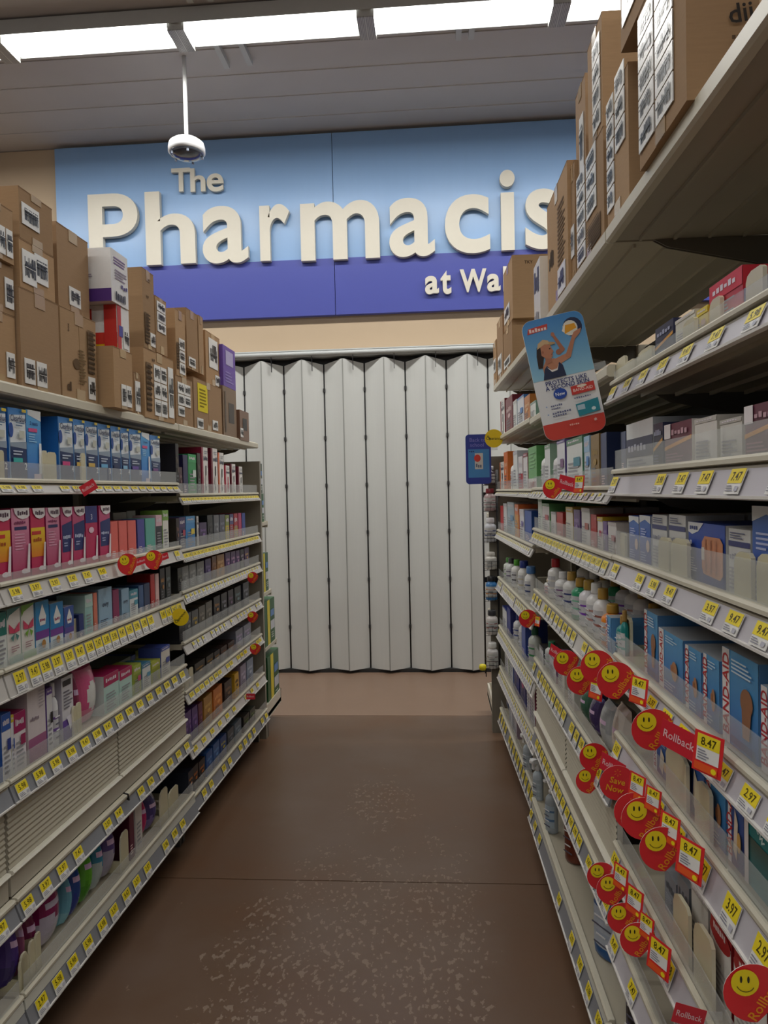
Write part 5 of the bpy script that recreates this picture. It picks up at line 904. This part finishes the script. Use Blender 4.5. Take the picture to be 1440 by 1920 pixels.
# ------------------------------------------------------------------ end units facing the folding door
def endcap(x0, x1, y, zsh, label, edge):
    t = tag(empty('end_unit', ((x0+x1)/2, y, 0)), label, 'shelving'); cx = (x0+x1)/2; hw = (x1-x0)/2
    mb = MB(); mb.box(-hw, 0, .0, hw, .03, 1.64, '8f897b'); mb.build('back_panel', M_shelf, t)
    mb = MB(); mb.box(-hw, .032, .11, hw, .42, .135, 'c9c2b0'); mb.prism([(.42, .105), (.42, .19), (.41, .19), (.41, .105)], -hw, hw, 'e3dfcf'); mb.box(-hw, .03, .10, -hw+.012, .42, .19, 'd8d2c2'); mb.box(hw-.012, .03, .10, hw, .42, .19, 'd8d2c2'); mb.build('base_deck', M_shelf, t)
    for (z, dep) in zsh:
        mb = MB(); mb.box(-hw, .032, z-.02, hw, dep, z, 'c9c2b0'); mb.box(-hw, dep-.002, z-.035, hw, dep+.006, z+.004, 'dcd6c6'); mb.build('shelf_board', M_shelf, t)
    mb = MB(); mb.box(-hw, .03, 0, -hw+.03, .06, .1, '55524b'); mb.box(hw-.03, .03, 0, hw, .06, .1, '55524b'); mb.build('foot', M_shelf, t)
    return t
endcap(-1.98, -1.035, 4.205, [(1.28, .17), (.86, .22), (.53, .33)], 'end shelving unit behind the left row, facing the folding door', -1)
endcap(.30, 1.26, 4.327, [(1.3, .2), (.7, .25)], 'end shelving unit behind the right row, facing the folding door', 1)
def endbox(x0, x1, y0, y1, z0, z1, lab, c='1f5a30', stripe='e0cc28'):
    w, d, h = x1-x0, y1-y0, z1-z0; mb = MB(); mb.box(0, 0, 0, w, d, h, c)
    mb.art((w+.0005, 0, 0), (0, d, 0), (0, 0, h), [('r', .25, 0, .5, 1, stripe), ('r', .55, .3, .95, .5, 'c8ccd4'), ('r', .55, .6, .9, .75, '5a86c0'), ('l', .6, .1, .9, .25, 3, 'c8d0c8')]); mb.art((0, -.0005, 0), (w, 0, 0), (0, 0, h), [('r', .55, 0, .85, 1, stripe), ('r', .1, .3, .45, .6, 'c8ccd4'), ('l', .1, .1, .4, .25, 3, 'c8d0c8')])
    o = mb.build('product_box', M_print); o.location = (x0, y0, z0+.001); tag(o, lab, 'box', 'green boxes on the left end unit'); return o
endbox(-1.20, -1.052, 4.24, 4.36, 1.28, 1.45, 'green and yellow box, lower of two high on the end unit')
endbox(-1.20, -1.055, 4.24, 4.35, 1.452, 1.63, 'green and grey box, top one on the end unit', '4a5a4c', '6a6a6c')
endbox(-1.20, -1.045, 4.24, 4.40, .86, 1.09, 'green, yellow and white box at middle height of the end unit', '24583a')
endbox(-1.22, -1.04, 4.26, 4.52, .53, .80, 'green box with yellow stripe above the end unit base, upper')
endbox(-1.26, -1.04, 4.30, 4.60, .136, .46, 'large green box with yellow stripe on the end unit base')
# wire rack with jars beside the farthest right unit
rx0, rx1, ry0, ry1 = .262, .345, 4.235, 4.315
t = tag(empty('wire_rack', (rx0, ry0, 0)), 'narrow black wire rack of jars between the folding door and shelves', 'rack'); W_, D_ = rx1-rx0, ry1-ry0
for (x, y) in ((0, 0), (W_, 0), (0, D_), (W_, D_)):
    mb = MB(); mb.tube([(x, y, .36), (x, y, 1.56)], .0028, '1a1a1c', 6); mb.build('post', M_wire, t)
mb = MB(); mb.box(0, D_, .9, W_+.02, D_+.012, .93, '2a2a2c'); mb.box(0, D_, 1.4, W_+.02, D_+.012, 1.43, '2a2a2c'); mb.build('hanging_bracket', M_wire, t)
RZ = [.40, .60, .80, .98, 1.14, 1.32, 1.47]
for z in RZ:
    mb = MB()
    for k in range(3):
        zz = z+k*.025; mb.tube([(0, 0, zz), (W_, 0, zz), (W_, D_, zz), (0, D_, zz), (0, 0, zz)], .0015, '1a1a1c', 4)
    for k in range(5): mb.tube([(W_*k/4, 0, z+.05), (W_*k/4, 0, z), (W_*k/4, D_, z), (W_*k/4, D_, z+.05)], .0012, '1a1a1c', 4)
    mb.build('basket', M_wire, t)
jars = [(.40, .15, 'd8d4d2', 'e8e6e2', '9a8a86', 'lowest white jar in the wire rack'), (.60, .14, 'dcd6d2', '3a3a3e', 'a05a58', 'white jar with black lid in the wire rack, second from bottom'), (.80, .14, '3a7cb8', '2a2a2c', 'c8803a', 'blue and orange jar in the wire rack'), (.98, .10, 'd8d4cc', 'dcd8d0', 'b8b0a8', 'short cream jar in the wire rack, above the blue one'), (1.14, .14, 'cfd2d8', 'e6e6e8', '2f3f7a', 'white jar with navy band in the wire rack'), (1.32, .13, 'b8a0a0', '8a2c38', 'b08a90', 'pinkish jar with red lid in the wire rack'), (1.47, .11, '4a3c44', 'c8c8cc', '5a4a5a', 'topmost dark jar in the wire rack')]
for (z, h, bc, cc, lc, lb) in jars:
    o = make_bottle(.07, h, .07, (bc, cc, lc, 'flip', 'c8c8c4', 1.)); o.location = (rx0+W_/2, ry0+D_/2, z+.002); o.rotation_euler = (0, 0, -.2); tag(o, lb, 'jar', 'jars in the wire rack')
mb = MB(); mb.lathe([(.0, -.02), (.018, -.015), (.022, 0), (.018, .015), (0, .02)], 12, col='e8d820'); o = mb.build('rack_tag', M_plast); o.location = tuple(on_y(905, 1251, 4.22)); tag(o, 'yellow round tag at the foot of the wire rack', 'tag')
# ------------------------------------------------------------------ small things
